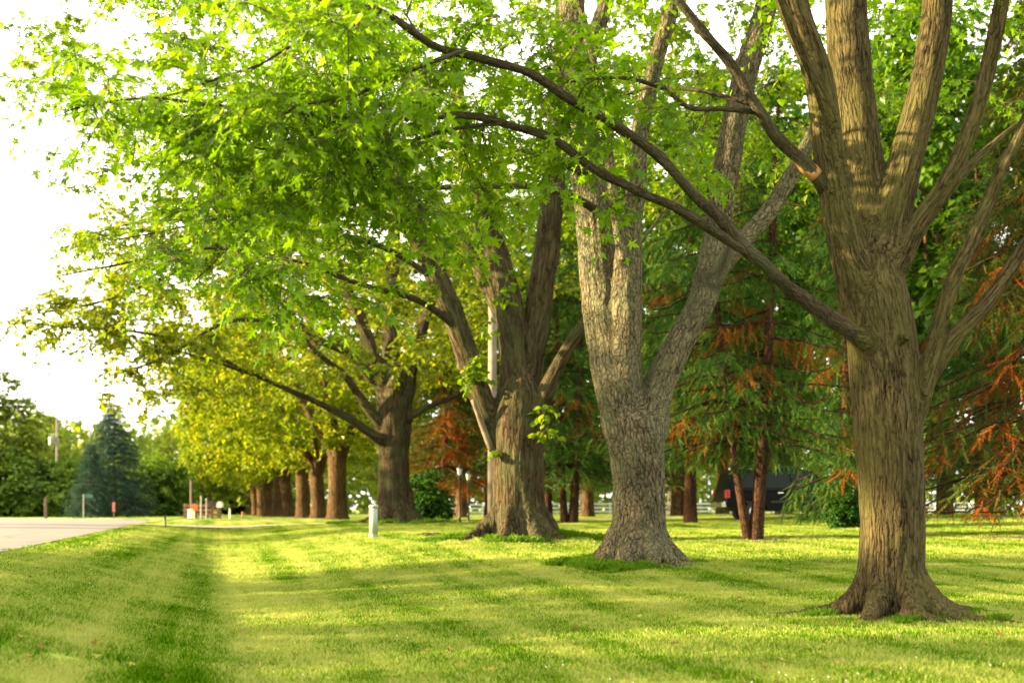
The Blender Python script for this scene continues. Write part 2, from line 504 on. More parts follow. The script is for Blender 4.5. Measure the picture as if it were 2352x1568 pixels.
BASES = []       # (x, y, height, radius) of the soil mounds round the big trunks
def st_of(x, y):
    dx, dy = x - T1XY[0], y - T1XY[1]
    return dx * U[0] + dy * U[1], dx * NRM[0] + dy * NRM[1]

def xy_of(s, t):
    return T1XY[0] + s * U[0] + t * NRM[0], T1XY[1] + s * U[1] + t * NRM[1]

def terrain(x, y):
    x = np.asarray(x, float); y = np.asarray(y, float)
    s, t = st_of(x, y)
    row = np.interp(s, [-40, -10, 0, 7.7, 16, 36, 60, 100, 130, 300, 900], [-1.25, -1.2, -1.14, -.99, -.82, -.70, -.66, -.8, -.95, -1.1, -2.2])
    road = np.interp(s, [-40, 60, 130, 300, 900], [-.70, -.69, -.9, -1.1, -2.2])
    ditch = np.interp(s, [-40, 0, 15, 28, 36, 39, 60, 130, 300, 900], [-1.26, -1.24, -1.18, -1.10, -.98, -.80, -.76, -.95, -1.1, -2.2])
    z = np.where(t > -6.55, ditch + (row - ditch) * sstep(-6.7, -1.5, t), road + (ditch - road) * (.6 * sstep(-9.75, -6.5, t) + .4 * np.clip((t + 9.75) / 3.2, 0, 1)))
    z = z + np.interp(t, [0.5, 20, 60, 400], [0, .40, .55, .6]) * np.interp(s, [-10, 0, 20, 60, 120], [.6, .8, 1, .6, 0.2])
    z = z + sstep(-9.6, -8, t) * np.where((t > -10), 0.05 * (vnoise(np.stack([x * .35, y * .35, 0 * x + 3], -1)) - .5) + 0.03 * (vnoise(np.stack([x * 1.3, y * 1.3, 0 * x + 9], -1)) - .5), 0)
    for bx, by, bh, br in BASES:
        z = z + bh * np.exp(-((x - bx) ** 2 + (y - by) ** 2) / br ** 2)
    return z + EYE

def tz(x, y): return float(terrain(np.array([x]), np.array([y]))[0])

def ground_point(px, y):
    """The ground point at distance y under column px of the photograph."""
    x = (px - CENTRE_X) / LENS_F * y
    return np.array([x, y, tz(x, y)])

HERO = {'t1': (2050, 12.5), 't2': (1465, 20.0), 't3': (1192, 28.0), 't4': (908, 48.0)}
for k, (px, d) in HERO.items():
    BASES.append(((px - CENTRE_X) / LENS_F * d, d, {'t1': .05, 't2': .13, 't3': .17, 't4': .10}[k], {'t1': 1.2, 't2': 1.3, 't3': 1.9, 't4': 2.0}[k]))

def axis(lo, hi, fine_lo, fine_hi, step, grow=1.12):
    a = list(np.arange(fine_lo, fine_hi + step, step))
    d = step
    while a[-1] < hi: d *= grow; a.append(a[-1] + d)
    d = step; b = [fine_lo]
    while b[-1] > lo: d *= grow; b.append(b[-1] - d)
    return np.array(b[:0:-1] + a)
gx, gy = axis(-700, 700, -22, 22, .3), axis(-60, 1500, 6, 56, .3)
GX, GY = np.meshgrid(gx, gy)
GZ = terrain(GX.ravel(), GY.ravel())
gi, gj = np.meshgrid(np.arange(len(gy) - 1), np.arange(len(gx) - 1), indexing='ij')
w = len(gx)
gf = np.stack([gi * w + gj, gi * w + gj + 1, (gi + 1) * w + gj + 1, (gi + 1) * w + gj], -1).reshape(-1, 4)
tag(link_mesh('lawn', np_mesh('lawn', np.stack([GX.ravel(), GY.ravel(), GZ], -1), gf), M_LAWN), 'mown green lawn with pale straw stripes, running from the road to the trees', kind='structure')

def strip(name, pts_st, half, mat, lift, nw=8, crown=0.0, edge_noise=0.0, seed=1):
    """A sheet that follows a path given in row coordinates."""
    p = np.array(pts_st, float)
    d = norm(np.gradient(p, axis=0))
    nn = np.stack([d[:, 1], -d[:, 0]], -1)
    lat = np.linspace(-1, 1, nw)
    wob = 1 + edge_noise * (vnoise(np.stack([np.arange(len(p)) * .7, np.zeros(len(p)) + seed, np.zeros(len(p))], -1)) - .5)
    q = p[:, None] + nn[:, None] * (lat[None, :, None] * half * wob[:, None, None])
    X, Y = xy_of(q[..., 0], q[..., 1])
    Z = terrain(X.ravel(), Y.ravel()).reshape(X.shape) + lift + crown * (1 - lat[None] ** 2)
    i, j = np.meshgrid(np.arange(len(p) - 1), np.arange(nw - 1), indexing='ij')
    F = np.stack([i * nw + j, i * nw + j + 1, (i + 1) * nw + j + 1, (i + 1) * nw + j], -1).reshape(-1, 4)
    me = np_mesh(name, np.stack([X, Y, Z], -1).reshape(-1, 3), F)
    return link_mesh(name, me, mat)

road_path = [(s, -14.0) for s in np.arange(-45, 50, 1.0)]
road_path += [(50 + 25 * math.sin(a), -39.6 + 25.6 * math.cos(a)) for a in np.linspace(0, math.pi / 2, 30)]
road_path += [(75, -39.6 - k) for k in np.arange(1, 120, 2.0)]
tag(strip('road', road_path, 4.2, M_ROAD, .035, 12, .05), 'pale asphalt road curving away to the left past the spruce', kind='structure')
lane_path = [(66 + 0.02 * k, -13 + k) for k in np.arange(0, 16, 1.0)]
tag(strip('side_lane', lane_path, 1.6, M_ROAD, .016, 6), 'pale asphalt side lane joining the road bend from the right', kind='structure')
drive_path = [(39.3, t) for t in np.arange(-10.4, 34, .5)]
tag(strip('driveway', drive_path, 0.75, M_GRAVEL, .06, 7, edge_noise=.35), 'narrow gravel driveway crossing the lawn from the road', kind='structure')

def on_paving(x, y, mg=0.0):
    s, t = st_of(x, y)
    m = (t < -9.82 + mg) & (t > -18.8 - mg) & (s < 52)
    m |= (np.abs(np.hypot(s - 50, t + 39.6) - 25.3) < 4.2 + mg) & (s > 50) & (t > -39.6)
    m |= (np.abs(s - 39.3) < 0.68 + mg) & (t > -10.6 - mg)
    return m

# ------------------------------------------------------------------ leaf templates (unit length, stem at origin, tip along +y)
def fan(outline, c, fold=0.18, droop=0.25):
    o = np.array(outline, float)
    V = np.vstack([[c], o])
    z = fold * np.abs(V[:, 0]) - droop * V[:, 1] ** 2
    V = np.column_stack([V, z])
    n = len(o)
    F = [(0, 1 + k, 1 + (k + 1) % n) for k in range(n)]
    return V, np.array(F)
_half = [(0.07, 0.02), (0.40, -0.04), (0.19, 0.22), (0.38, 0.36), (0.60, 0.56), (0.32, 0.50), (0.12, 0.44), (0.22, 0.68), (0.13, 0.74)]
LEAF_HI = fan([(0, 0.06)] + _half + [(0, 1.0)] + [(-x, y) for x, y in _half[::-1]], (0, 0.34))
_half2 = [(0.36, 0.0), (0.17, 0.24), (0.58, 0.55), (0.13, 0.46)]
LEAF_MID = fan([(0, 0.05)] + _half2 + [(0, 1.0)] + [(-x, y) for x, y in _half2[::-1]], (0, 0.34))
LEAF_LOW = fan([(0, 0), (0.48, 0.25), (0.42, 0.72), (0, 1.0), (-0.42, 0.72), (-0.48, 0.25)], (0, 0.45))
LEAF_FAR = (np.array([(0, 0, 0), (0.42, .5, .10), (0, 1, -.15), (-.42, .5, .10)]), np.array([(0, 1, 2), (0, 2, 3)]))
def frond_template(n=4, w=0.15):
    V, F = [], []
    for k in range(n):
        y0, y1, yt = k / n, (k + .6) / n, (k + 1.25) / n
        ww = w * (1.0 - .55 * k / n)
        b = len(V)
        V += [(0, y0, 0), (0, y1, 0.01), (ww, yt, 0.03), (-ww, yt, -0.03)]
        F += [(b, b + 2, b + 1), (b, b + 1, b + 3)]
    b = len(V)
    V += [(0.02, 0, .0), (-.02, 0, 0), (0, 1.08, 0)]
    F.append((b, b + 2, b + 1))
    return np.array(V, float), np.array(F)
FROND = frond_template()

def scatter(tmpl, pos, tip, up, scale, tint, name):
    """Many copies of one small template as one mesh."""
    tv, tf = tmpl
    tip = norm(tip)
    side = norm(np.cross(tip, up))
    nrm = np.cross(side, tip)
    B = np.stack([side, tip, nrm], 1)                      # (n,3,3) rows
    V = pos[:, None] + scale[:, None, None] * np.einsum('vk,nkc->nvc', tv, B)
    n, k = len(pos), len(tv)
    F = (tf[None] + (np.arange(n) * k)[:, None, None]).reshape(-1, 3)
    return np_mesh(name, V.reshape(-1, 3), F, False, {'tint': np.repeat(tint, k)})

def one_leaf_mesh(tmpl, name, tint, mat):
    me = np_mesh(name, tmpl[0], tmpl[1], False, {'tint': np.full(len(tmpl[0]), tint)})
    me.materials.append(mat)
    return me

# ------------------------------------------------------------------ growing branches, twigs and leaves onto a skeleton
class Grower:
    def __init__(self, rng, samples):
        """samples: list of (points, tangents, radii) of the limbs"""
        self.rng = rng
        self.p = np.vstack([a for a, _, _ in samples]); self.t = np.vstack([b for _, b, _ in samples]); self.r = np.concatenate([c for _, _, c in samples])
        self.branch = Soup(); self.twig = Soup()
        self.lp, self.ld, self.lu = [], [], []
    def grow(self, clumps, size, twigs, per_twig, twig_len, sides=4, bow=.12, leaf_sag=.35, order=True, thick=.011, draw=True):
        rng = self.rng
        clumps = np.asarray(clumps)
        if order:
            sub = self.p[:: max(1, len(self.p) // 400)]
            d = np.min(np.linalg.norm(clumps[:, None] - sub[None], axis=2), axis=1)
            clumps = clumps[np.argsort(d)]
        cap = len(self.p) + 60 * len(clumps)
        PP = np.empty((cap, 3)); TT = np.empty((cap, 3)); RR = np.empty(cap)
        n = len(self.p); PP[:n] = self.p; TT[:n] = self.t; RR[:n] = self.r
        for c in clumps:
            v = c - PP[:n]
            dist = np.linalg.norm(v, axis=1)
            along = np.einsum('ij,ij->i', v, TT[:n]) / np.maximum(dist, 1e-6)
            cost = dist * (1.25 - .45 * along) + np.where(v[:, 2] < -0.6, .3 * -v[:, 2], 0)
            k = int(np.argmin(cost))
            a = PP[k]; L = dist[k]
            m = max(4, min(14, int(L / .25)))
            u = np.linspace(0, 1, m)[:, None]
            ctrl = a + TT[k] * L * .45 + np.array([0, 0, L * bow * rng.uniform(.2, 1.4)]) + rng.normal(0, .06 * L, 3)
            path = (1 - u) ** 2 * a + 2 * u * (1 - u) * ctrl + u ** 2 * c
            wob = rng.normal(0, .018 * L, (m, 3)); wob[0] = 0
            path = path + np.cumsum(wob, axis=0) * .5
            r0 = min(RR[k] * .7, thick * (.6 + .55 * L))
            rr = r0 * (1 - .72 * u[:, 0]) + .002
            if draw: self.branch.add(*tube(path, rr, sides, False))
            tt = norm(np.gradient(path, axis=0))
            e = n + m - 1
            PP[n:e] = path[1:]; TT[n:e] = tt[1:]; RR[n:e] = rr[1:]; n = e
            # twigs
            nt_ = max(3, int(rng.normal(twigs, twigs * .2)))
            uu = rng.uniform(.35, 1.0, nt_) ** .7
            idx = np.clip((uu * (m - 1)).astype(int), 1, m - 1)
            base = path[idx]
            dirs = norm(tt[idx] * .55 + norm(rng.normal(0, 1, (nt_, 3)) * [1, 1, .45]) * .9)
            ln = twig_len * rng.uniform(.5, 1.2, nt_) * size
            q = np.linspace(0, 1, 4)[None, :, None]
            tw = base[:, None] + dirs[:, None] * (ln[:, None, None] * q) + np.array([0, 0, -1.0]) * (ln[:, None, None] * leaf_sag * q ** 2)
            if draw:
                for k2 in range(nt_):
                    self.twig.add(*tube(tw[k2], np.array([.0045, .0038, .003, .002]), 3, False))
            # leaves
            nl = nt_ * per_twig
            ti = np.repeat(np.arange(nt_), per_twig)
            lu = np.tile(np.linspace(.18, 1.0, per_twig), nt_) + rng.normal(0, .05, nl)
            lu = np.clip(lu, 0.05, 1.0)
            pos = base[ti] + dirs[ti] * (ln[ti] * lu)[:, None] + np.array([0, 0, -1.0]) * (ln[ti] * leaf_sag * lu ** 2)[:, None]
            sidev = norm(np.cross(dirs[ti], [0, 0, 1.0]) + 1e-6)
            sgn = np.where(np.arange(nl) % 2 == 0, 1.0, -1.0)[:, None]
            td = norm(dirs[ti] * .55 + sidev * sgn * .75 * rng.uniform(.4, 1.3, (nl, 1)) + np.array([0, 0, -.38]) + rng.normal(0, .28, (nl, 3)))
            up = norm(np.array([0, 0, 1.0]) + rng.normal(0, .42, (nl, 3)) + np.array([-.25, -.1, 0]))
            self.lp.append(pos + td * .02 * rng.uniform(.5, 2.5, (nl, 1))); self.ld.append(td); self.lu.append(up)
        self.p, self.t, self.r = PP[:n].copy(), TT[:n].copy(), RR[:n].copy()
    def leaves(self):
        return np.vstack(self.lp), np.vstack(self.ld), np.vstack(self.lu)

def crown_points(rng, n, centre, rad, low, left_low=None, gap=.42, fork=None, inner=.5, seed=0):
    """Clump places in a lobed crown; low = clear height at the trunk side, left_low = where it droops over the road."""
    out = []
    while len(out) < n:
        d = norm(rng.normal(0, 1, 3)); r = rng.uniform(inner ** 2.2, 1) ** (1 / 2.2)
        lob = .78 + .44 * vnoise((d * 1.9 + seed * 3.1)[None])[0]
        q = d * r * lob
        p = centre + q * rad
        if vnoise((p * .42 + seed * 5.3)[None])[0] < gap: continue
        rh = math.hypot(q[0], q[1])
        left = max(0.0, -(q[0] * NRM[0] + q[1] * NRM[1]) / max(rh, 1e-3)) ** 1.0
        lo = low if left_low is None else low + (left_low - low) * min(1, max(0, (left - .35) / .5)) * min(1, max(0, (rh - .35) / .45))
        if p[2] < lo: continue
        out.append(p)
    return np.array(out)

def limb_pts(spec, d, step=.12):
    """spec: (px, py, width px, distance offset) along a limb."""
    pts = [P(a[0], a[1], d + (a[3] if len(a) > 3 else 0)) for a in spec]
    rad = [a[2] * .455 / LENS_F * (d + (a[3] if len(a) > 3 else 0)) for a in spec]
    return smooth_path(pts, rad, step)

def with_depth(spec, y0, y1):
    n = len(spec) - 1
    return [(a[0], a[1], a[2], y0 + (y1 - y0) * k / n) for k, a in enumerate(spec)]

def trunk_mesh(name, limbs, base, voxel, amp, seed, stretch=.16, freq=13.0, n_coord=None):
    """Union of the limb tubes (voxel remesh), smoothed, with furrowed relief pushed in along the limbs."""
    sp = Soup()
    for p, r in limbs: sp.add(*tube(p, r, 18))
    V, F, _ = sp.done()
    tmp = link_mesh('limb_union', quads_to_mesh('limb_union', V - base, F))
    md = tmp.modifiers.new('r', 'REMESH'); md.mode = 'VOXEL'; md.voxel_size = voxel
    sm = tmp.modifiers.new('s', 'SMOOTH'); sm.factor = .5; sm.iterations = 7
    dg = bpy.context.evaluated_depsgraph_get()
    me = bpy.data.meshes.new_from_object(tmp.evaluated_get(dg))
    old = tmp.data
    bpy.data.objects.remove(tmp); bpy.data.meshes.remove(old)
    n = len(me.vertices)
    co = np.empty(n * 3, np.float32); me.vertices.foreach_get('co', co); co = co.reshape(-1, 3).astype(float)
    no = np.empty(n * 3, np.float32); me.vertex_normals.foreach_get('vector', no); no = no.reshape(-1, 3).astype(float)
    # bark coordinates: each limb carries on its parent's, blended smoothly where limbs meet
    co32 = co.astype(np.float32)
    limb_q, limb_m, limb_r = [], [], []
    main = None
    for k, (p, r) in enumerate(limbs[:n_coord or len(limbs)]):
        T, Nn, B, s = bark_coords(p, 0)
        pl = (p - base).astype(np.float32)
        if k == 0: off = np.zeros(3); main = (pl, T, Nn, B, s)
        else:
            j = int(np.argmin(np.linalg.norm(main[0] - pl[0], axis=1)))
            v0 = pl[0] - main[0][j]
            off = np.array([v0 @ main[2][j], v0 @ main[3][j], main[4][j] + v0 @ main[1][j]])
        d2 = (co32 ** 2).sum(1)[:, None] + (pl ** 2).sum(1)[None] - 2 * co32 @ pl.T
        idx = np.argmin(d2, axis=1)
        v = co - pl[idx]
        limb_q.append(np.stack([np.einsum('ij,ij->i', v, Nn[idx]), np.einsum('ij,ij->i', v, B[idx]), s[idx] + np.einsum('ij,ij->i', v, T[idx])], -1) + off)
        limb_m.append(np.linalg.norm(v, axis=1) / r[idx]); limb_r.append(r[idx])
    Mx = np.stack(limb_m); Wt = np.exp(-9.0 * (Mx - Mx.min(0)))
    Wt /= Wt.sum(0)
    bc = np.einsum('kn,knc->nc', Wt, np.stack(limb_q))
    SRv = np.einsum('kn,kn->n', Wt, np.stack(limb_r))
    q = bc * [1, 1, stretch]
    w1 = vnoise(bc * [2, 2, 1.2] + seed)
    ridg = 1 - np.abs(2 * vnoise(q * freq + w1[:, None] * 1.2) - 1)
    ridg2 = 1 - np.abs(2 * vnoise(q * freq * 2.3 + 11) - 1)
    lump = vnoise(bc * [3, 3, 1.6] + seed * 2) - .5
    amp_v = amp * np.clip(SRv / .3, .25, 1.15)
    co = co + no * (amp_v * (-.9 * ridg ** 2 - .5 * ridg2 ** 2 + .5) + amp_v * 2.2 * lump)[:, None]
    me.vertices.foreach_set('co', co.astype(np.float32).ravel())
    me.attributes.new('barkco', 'FLOAT_VECTOR', 'POINT').data.foreach_set('vector', bc.astype(np.float32).ravel())
    me.polygons.foreach_set('use_smooth', np.full(len(me.polygons), True))
    me.update()
    me.name = name
    return me

def roots(base, n, r_in, r_out, rad, rng, rise=.42, skip=None):
    out = []
    for k in range(n):
        a = (k + rng.uniform(-.3, .3)) / n * 2 * math.pi
        d = np.array([math.cos(a), math.sin(a), 0])
        L = r_out * rng.uniform(.75, 1.25)
        bend = rng.uniform(-.35, .35)
        d2 = np.array([math.cos(a + bend), math.sin(a + bend), 0])
        pts = [base + d * r_in * .35 + [0, 0, rise * 1.5], base + d * r_in * .85 + [0, 0, rise * .55], base + d * (r_in + .35 * (L - r_in)) + [0, 0, rise * .16], base + d2 * L]
        for i in (2, 3):
            pts[i][2] = tz(pts[i][0], pts[i][1]) + (.05 if i == 2 else -.06)
        out.append(smooth_path(pts, [rad * .9, rad * .8, rad * .5, rad * .16], .08))
    return out

def bough_mesh(name, p, r, base, ns=10, seed=0):
    wob = 1 + .16 * (vnoise(np.stack([np.arange(len(p)) * .5, np.zeros(len(p)) + seed, np.zeros(len(p))], -1)) - .5)
    V, F = tube(p, r * wob, ns)
    T, Nn, B, s = bark_coords(p, seed)
    m = len(p)
    a = np.arange(ns) / ns * 2 * np.pi
    bc = np.stack([(r[:, None] * np.cos(a)), (r[:, None] * np.sin(a)), np.repeat(s[:, None], ns, 1)], -1).reshape(-1, 3)
    bc = np.vstack([bc, [[0, 0, s[0]], [0, 0, s[-1]]]])
    return quads_to_mesh(name, V - base, F, True, {'barkco': bc})

def finish_leaves(root, base, g, rng, tmpl, size, mat, name_leaf='leaf', single=0, single_tmpl=None, near_only=None, tint_fn=None, near_tmpl=None, near_d=0):
    pos, td, up = g.leaves()
    n = len(pos)
    sc = size * rng.uniform(.45, 1.3, n)
    tint = np.clip(rng.normal(.45, .2, n) + .25 * (vnoise(pos * .5) - .5), 0, 1) if tint_fn is None else tint_fn(pos, rng)
    keep = np.ones(n, bool)
    if single:
        # the leaves that show largest: inside the frame and nearest
        px = CENTRE_X + LENS_F * pos[:, 0] / np.maximum(pos[:, 1], .1); py = HORIZON_Y - LENS_F * (pos[:, 2] - EYE) / np.maximum(pos[:, 1], .1)
        vis = (px > 10) & (px < 2340) & (py > 10) & (py < 1500) & (pos[:, 1] > 2)
        score = np.where(vis, sc / np.maximum(pos[:, 1], .1) * (.4 + .6 * np.abs(up[:, 1] + .3)), -1)
        pick = np.argsort(-score)[:single]
        pick = pick[score[pick] > 0]
        keep[pick] = False
        variants = [one_leaf_mesh(single_tmpl or tmpl, 'leaf', t_, mat) for t_ in (.2, .4, .55, .75)]
        tp = norm(td[pick]); sd = norm(np.cross(tp, up[pick])); nm = np.cross(sd, tp)
        for k, i in enumerate(pick):
            o = bpy.data.objects.new(name_leaf, variants[int(np.clip(tint[i] * 4, 0, 3))])
            M = Matrix(((sd[k][0], tp[k][0], nm[k][0]), (sd[k][1], tp[k][1], nm[k][1]), (sd[k][2], tp[k][2], nm[k][2]))).to_4x4()
            o.matrix_local = Matrix.Translation(Vector(pos[i] - base)) @ M @ Matrix.Scale(float(sc[i]), 4)
            COL.objects.link(o); o.parent = root
    if near_tmpl is not None:
        py = HORIZON_Y - LENS_F * (pos[:, 2] - EYE) / np.maximum(pos[:, 1], .1)
        nr = keep & (pos[:, 1] < near_d) & (py > -150)
        fa = keep & ~nr
        me1 = scatter(near_tmpl, pos[nr] - base, td[nr], up[nr], sc[nr], tint[nr], 'foliage')
        o1 = tag(link_mesh('foliage', me1, mat, root), kind='stuff')
        if fa.sum():
            tag(link_mesh('crown', scatter(tmpl, pos[fa] - base, td[fa], up[fa], sc[fa], tint[fa], 'crown'), mat, root), kind='stuff')
    else:
        tag(link_mesh('crown', scatter(tmpl, pos[keep] - base, td[keep], up[keep], sc[keep], tint[keep], 'crown'), mat, root), kind='stuff')
    return n

def add_wood(root, base, g, mat_b=None):
    if g.branch.n:
        V, F, _ = g.branch.done()
        tag(link_mesh('small_branches', np_mesh('small_branches', V - base, F), mat_b or M_TWIG, root), kind='stuff')
    if g.twig.n:
        V, F, _ = g.twig.done()
        tag(link_mesh('twigs', np_mesh('twigs', V - base, F), M_TWIG, root), kind='stuff')

def samples_of(paths):
    return [(p, norm(np.gradient(p, axis=0)), r) for p, r in paths]

def along(rng, path, n, u0, u1, spread, lift=0.0):
    p, r = path
    u = rng.uniform(u0, u1, n)
    i = (u * (len(p) - 1)).astype(int)
    return p[i] + rng.normal(0, 1, (n, 3)) * np.array(spread) + np.array([0, 0, lift])

# ------------------------------------------------------------------ right maple
def maple_right():
    d = 12.5; rng = np.random.default_rng(11)
    x = (2050 - CENTRE_X) / LENS_F * d
    base = np.array([x, d, tz(x, d)])
    root = thing('maple_tree', 'large maple with olive brown bark and many upright stems, nearest at right', 'tree', base, group='maples along the lawn')
    L = [
        [(2052, 1450, 196, 0), (2050, 1385, 178, 0), (2048, 1300, 166, 0), (2050, 1200, 160, 0), (2045, 1050, 166, 0), (2035, 900, 174, 0), (2025, 780, 174, 0), (2012, 680, 160, 0), (2006, 590, 120, 0), (2004, 520, 50, 0)],
        with_depth([(1985, 720, 110), (1955, 600, 96), (1925, 480, 86), (1900, 330, 78), (1880, 180, 76), (1830, 40, 72), (1760, -150, 62), (1690, -380, 50), (1600, -700, 32)], 0, -1.0),
        with_depth([(1905, 330, 46), (1888, 200, 42), (1855, 60, 40), (1820, -90, 34), (1790, -320, 22)], -.35, -.8),
        with_depth([(2015, 660, 130), (1990, 480, 118), (1968, 300, 112), (1950, 120, 108), (1940, -60, 100), (1930, -350, 80), (1960, -800, 46)], .1, .8),
        with_depth([(2030, 650, 110), (2048, 510, 96), (2078, 380, 86), (2120, 220, 82), (2148, 60, 78), (2165, -150, 66), (2220, -520, 40)], 0, .2),
        with_depth([(2060, 620, 60), (2110, 515, 52), (2188, 395, 46), (2250, 230, 44), (2290, 60, 42), (2325, -120, 36), (2400, -420, 22)], -.1, -.8),
        with_depth([(2075, 590, 44), (2130, 503, 33), (2200, 412, 27), (2260, 350, 23), (2340, 280, 14)], .1, .9),
        with_depth([(2085, 1000, 60), (2124, 890, 48), (2150, 770, 44), (2190, 640, 42), (2240, 540, 40), (2300, 390, 36), (2350, 290, 30), (2430, 90, 20)], -.1, -.6),
        with_depth([(2132, 870, 46), (2185, 785, 44), (2270, 690, 42), (2340, 585, 36), (2430, 430, 28), (2520, 220, 16)], -.15, -.5),
        [(2040, 850, 70, .05), (1998, 797, 58, -.20), (1935, 745, 42, -.37), (1875, 702, 26, -.45)],
        with_depth([(1930, 500, 60), (1900, 440, 48), (1868, 395, 34), (1835, 365, 20)], -.15, -.36),
        with_depth([(2005, 730, 56), (1985, 640, 56), (1957, 545, 46), (1928, 410, 38), (1912, 290, 34), (1880, 200, 30), (1830, 90, 26), (1795, 0, 22), (1740, -140, 14)], .0, -1.05),
    ]
    limbs = [limb_pts(s_, d, .06) for s_ in L]
    limbs += roots(base, 8, .40, .92, .17, rng, .36)
    for ang, LL in ((2.95, 1.35), (.15, 1.45), (-.7, 1.0)):
        dv = np.array([math.cos(ang), math.sin(ang), 0])
        pts = [base + dv * .25 + [0, 0, .25]] + [np.array([*(base + dv * q_)[:2], tz(*(base + dv * q_)[:2]) + h_]) for q_, h_ in ((.55, .06), (.9, .02), (1.3, .0), (LL, -.06))]
        limbs.append(smooth_path(pts, [.13, .09, .05, .03, .015], .08))
    for kx, ky, kr in ((2082, 775, 15), (1906, 442, 10)):   # knots
        q = P(kx, ky, d - .42); limbs.append((np.array([q + [0, .2, 0], q, q + [0, -.05, .0]]), np.array([kr, kr, kr * .6]) / LENS_F * d * .7))
    me = trunk_mesh('trunk', limbs, base, .022, .011, 3, .085, 19, len(L))
    link_mesh('trunk', me, M_BARK_A, root)
    pts = [base + np.array(v_) for v_ in ((.03, -.36, .26), (.03, -.42, .13), (.0, -.49, .03), (-.05, -.60, -.05))]
    sc_ = link_mesh('root_scar', bough_mesh('root_scar', *smooth_path(pts, [.03, .075, .10, .06], .05), base, 12, 8), plain('red_heartwood', (.07, .026, .016), .85, vary=.7, scale=12, bump=.8), root)
    sc_['label'] = 'reddish scar of bare root wood at the foot'
    B = {}
    def bough(k, spec, y0, y1):
        p, r = limb_pts(with_depth(spec, y0, y1), d, .09)
        n_ = np.arange(len(p)) * .21 + len(B) * 7.3
        kink = np.stack([vnoise(np.stack([n_, n_ * 0 + q_, n_ * 0], -1)) for q_ in (1, 5, 9)], -1) - .5
        B[k] = (p + kink * np.minimum(1, np.arange(len(p)) / 12)[:, None] * [.10, .14, .10], r * (1 + .22 * (vnoise(np.stack([n_ * 2.5, n_ * 0, n_ * 0 + 3], -1)) - .5)))
    bough('a', [(1975, 777, 44), (1900, 720, 40), (1800, 642, 37), (1700, 565, 34), (1610, 455, 30), (1500, 350, 28), (1390, 275, 26), (1280, 215, 25), (1150, 150, 22), (1000, 95, 20), (860, 32, 16), (700, -15, 12), (560, -60, 7)], -.28, -3.0)
    bough('b', [(1720, 582, 26), (1640, 532, 25), (1560, 490, 24), (1400, 400, 22), (1280, 335, 20), (1170, 285, 19), (1050, 262, 18), (850, 270, 14), (600, 258, 10), (380, 280, 5)], -.95, -2.3)
    bough('b2', [(1160, 283, 12), (1075, 290, 11), (980, 312, 10), (880, 347, 9), (760, 357, 8), (600, 345, 5)], -1.75, -1.6)
    bough('b3', [(890, 345, 9), (800, 395, 7), (690, 440, 6), (600, 500, 5), (520, 570, 4), (450, 640, 3)], -1.6, -2.2)
    bough('a2', [(1060, 118, 12), (930, 165, 10), (800, 228, 9), (690, 256, 7), (540, 300, 4)], -2.3, -2.8)
    bough('a3', [(870, 34, 10), (700, 90, 8), (560, 150, 6), (460, 200, 4), (370, 235, 3)], -2.6, -3.4)
    bough('b4', [(640, 258, 9), (450, 235, 7), (330, 222, 6), (200, 240, 4), (110, 275, 3)], -2.1, -3.2)
    bough('c', [(1900, 440, 44), (1865, 392, 34), (1790, 325, 30), (1740, 252, 26), (1690, 170, 26), (1640, 90, 24), (1560, 10, 22), (1470, -90, 14)], -.3, -1.0)
    bough('c2', [(1740, 258, 14), (1625, 247, 12), (1560, 232, 12), (1490, 190, 11), (1430, 168, 9), (1320, 185, 5)], -.55, -1.6)
    bough('c3', [(1725, 238, 13), (1620, 212, 11), (1500, 208, 9), (1300, 215, 6)], -.55, .2)
    for k, (p, r) in B.items():
        link_mesh('bough', bough_mesh('bough', p, r, base, 10, len(k) + ord(k[0])), M_BRANCH, root)
    pw, rw = limb_pts([(1876, 406, 38, -.36), (1850, 382, 37, -.38), (1828, 362, 31, -.40)], d, .03)
    bw = link_mesh('bare_wood', bough_mesh('bare_wood', pw + [-.004, -.02, 0], rw * 1.0, base, 12, 5), M_BARE, root)
    bw['label'] = 'torn orange patch of bare wood'
    g = Grower(rng, samples_of(list(B.values())))
    sp = (.42, .75, .34)
    cl = [along(rng, B['a'], 68, .55, .93, (.65, .6, .62), .10) + [0, .95, 0], along(rng, B['b'], 62, .52, 1.0, (.65, .6, .55), -.05) + [0, .9, 0], along(rng, B['b2'], 14, .25, 1, (.35, .5, .3), 0) + [0, .4, 0],
          along(rng, B['b3'], 34, .15, 1, (.45, .6, .32), -.12), along(rng, B['a2'], 18, .2, 1, (.35, .6, .3), 0), along(rng, B['a3'], 30, .1, 1, (.55, .6, .35), 0),
          along(rng, B['b4'], 11, .1, .95, (.25, .4, .13), 0), along(rng, B['c2'], 6, .5, 1, (.3, .4, .10), .12), along(rng, B['c3'], 3, .7, 1, (.2, .3, .1), 0)]
    g.grow(np.vstack(cl), 1.0, 7, 8, .48)
    g2 = Grower(rng, samples_of(limbs[:9]))
    cc = base + [0.6, 0, 9.3]
    cp = crown_points(rng, 230, cc, np.array([6.5, 6.0, 4.2]), base[2] + 6.9, None, .40, seed=1)
    g2.grow(cp, 1.35, 7, 9, .62, thick=.014)
    extra = np.array([P(2300, 40, 12), P(2330, 110, 12.3), P(1640, 415, 12.2), P(1610, 395, 12.0), P(1440, 425, 11.2), P(1690, 500, 12.2)])
    g2.grow(extra[:2], 1.0, 6, 8, .4); g.grow(extra[2:4], .7, 5, 7, .34, leaf_sag=.2)
    add_wood(root, base, g)
    g.branch, g.twig = g2.branch, g2.twig
    V, F, _ = g2.branch.done()
    tag(link_mesh('upper_branches', np_mesh('upper_branches', V - base, F), M_TWIG, root), kind='stuff')
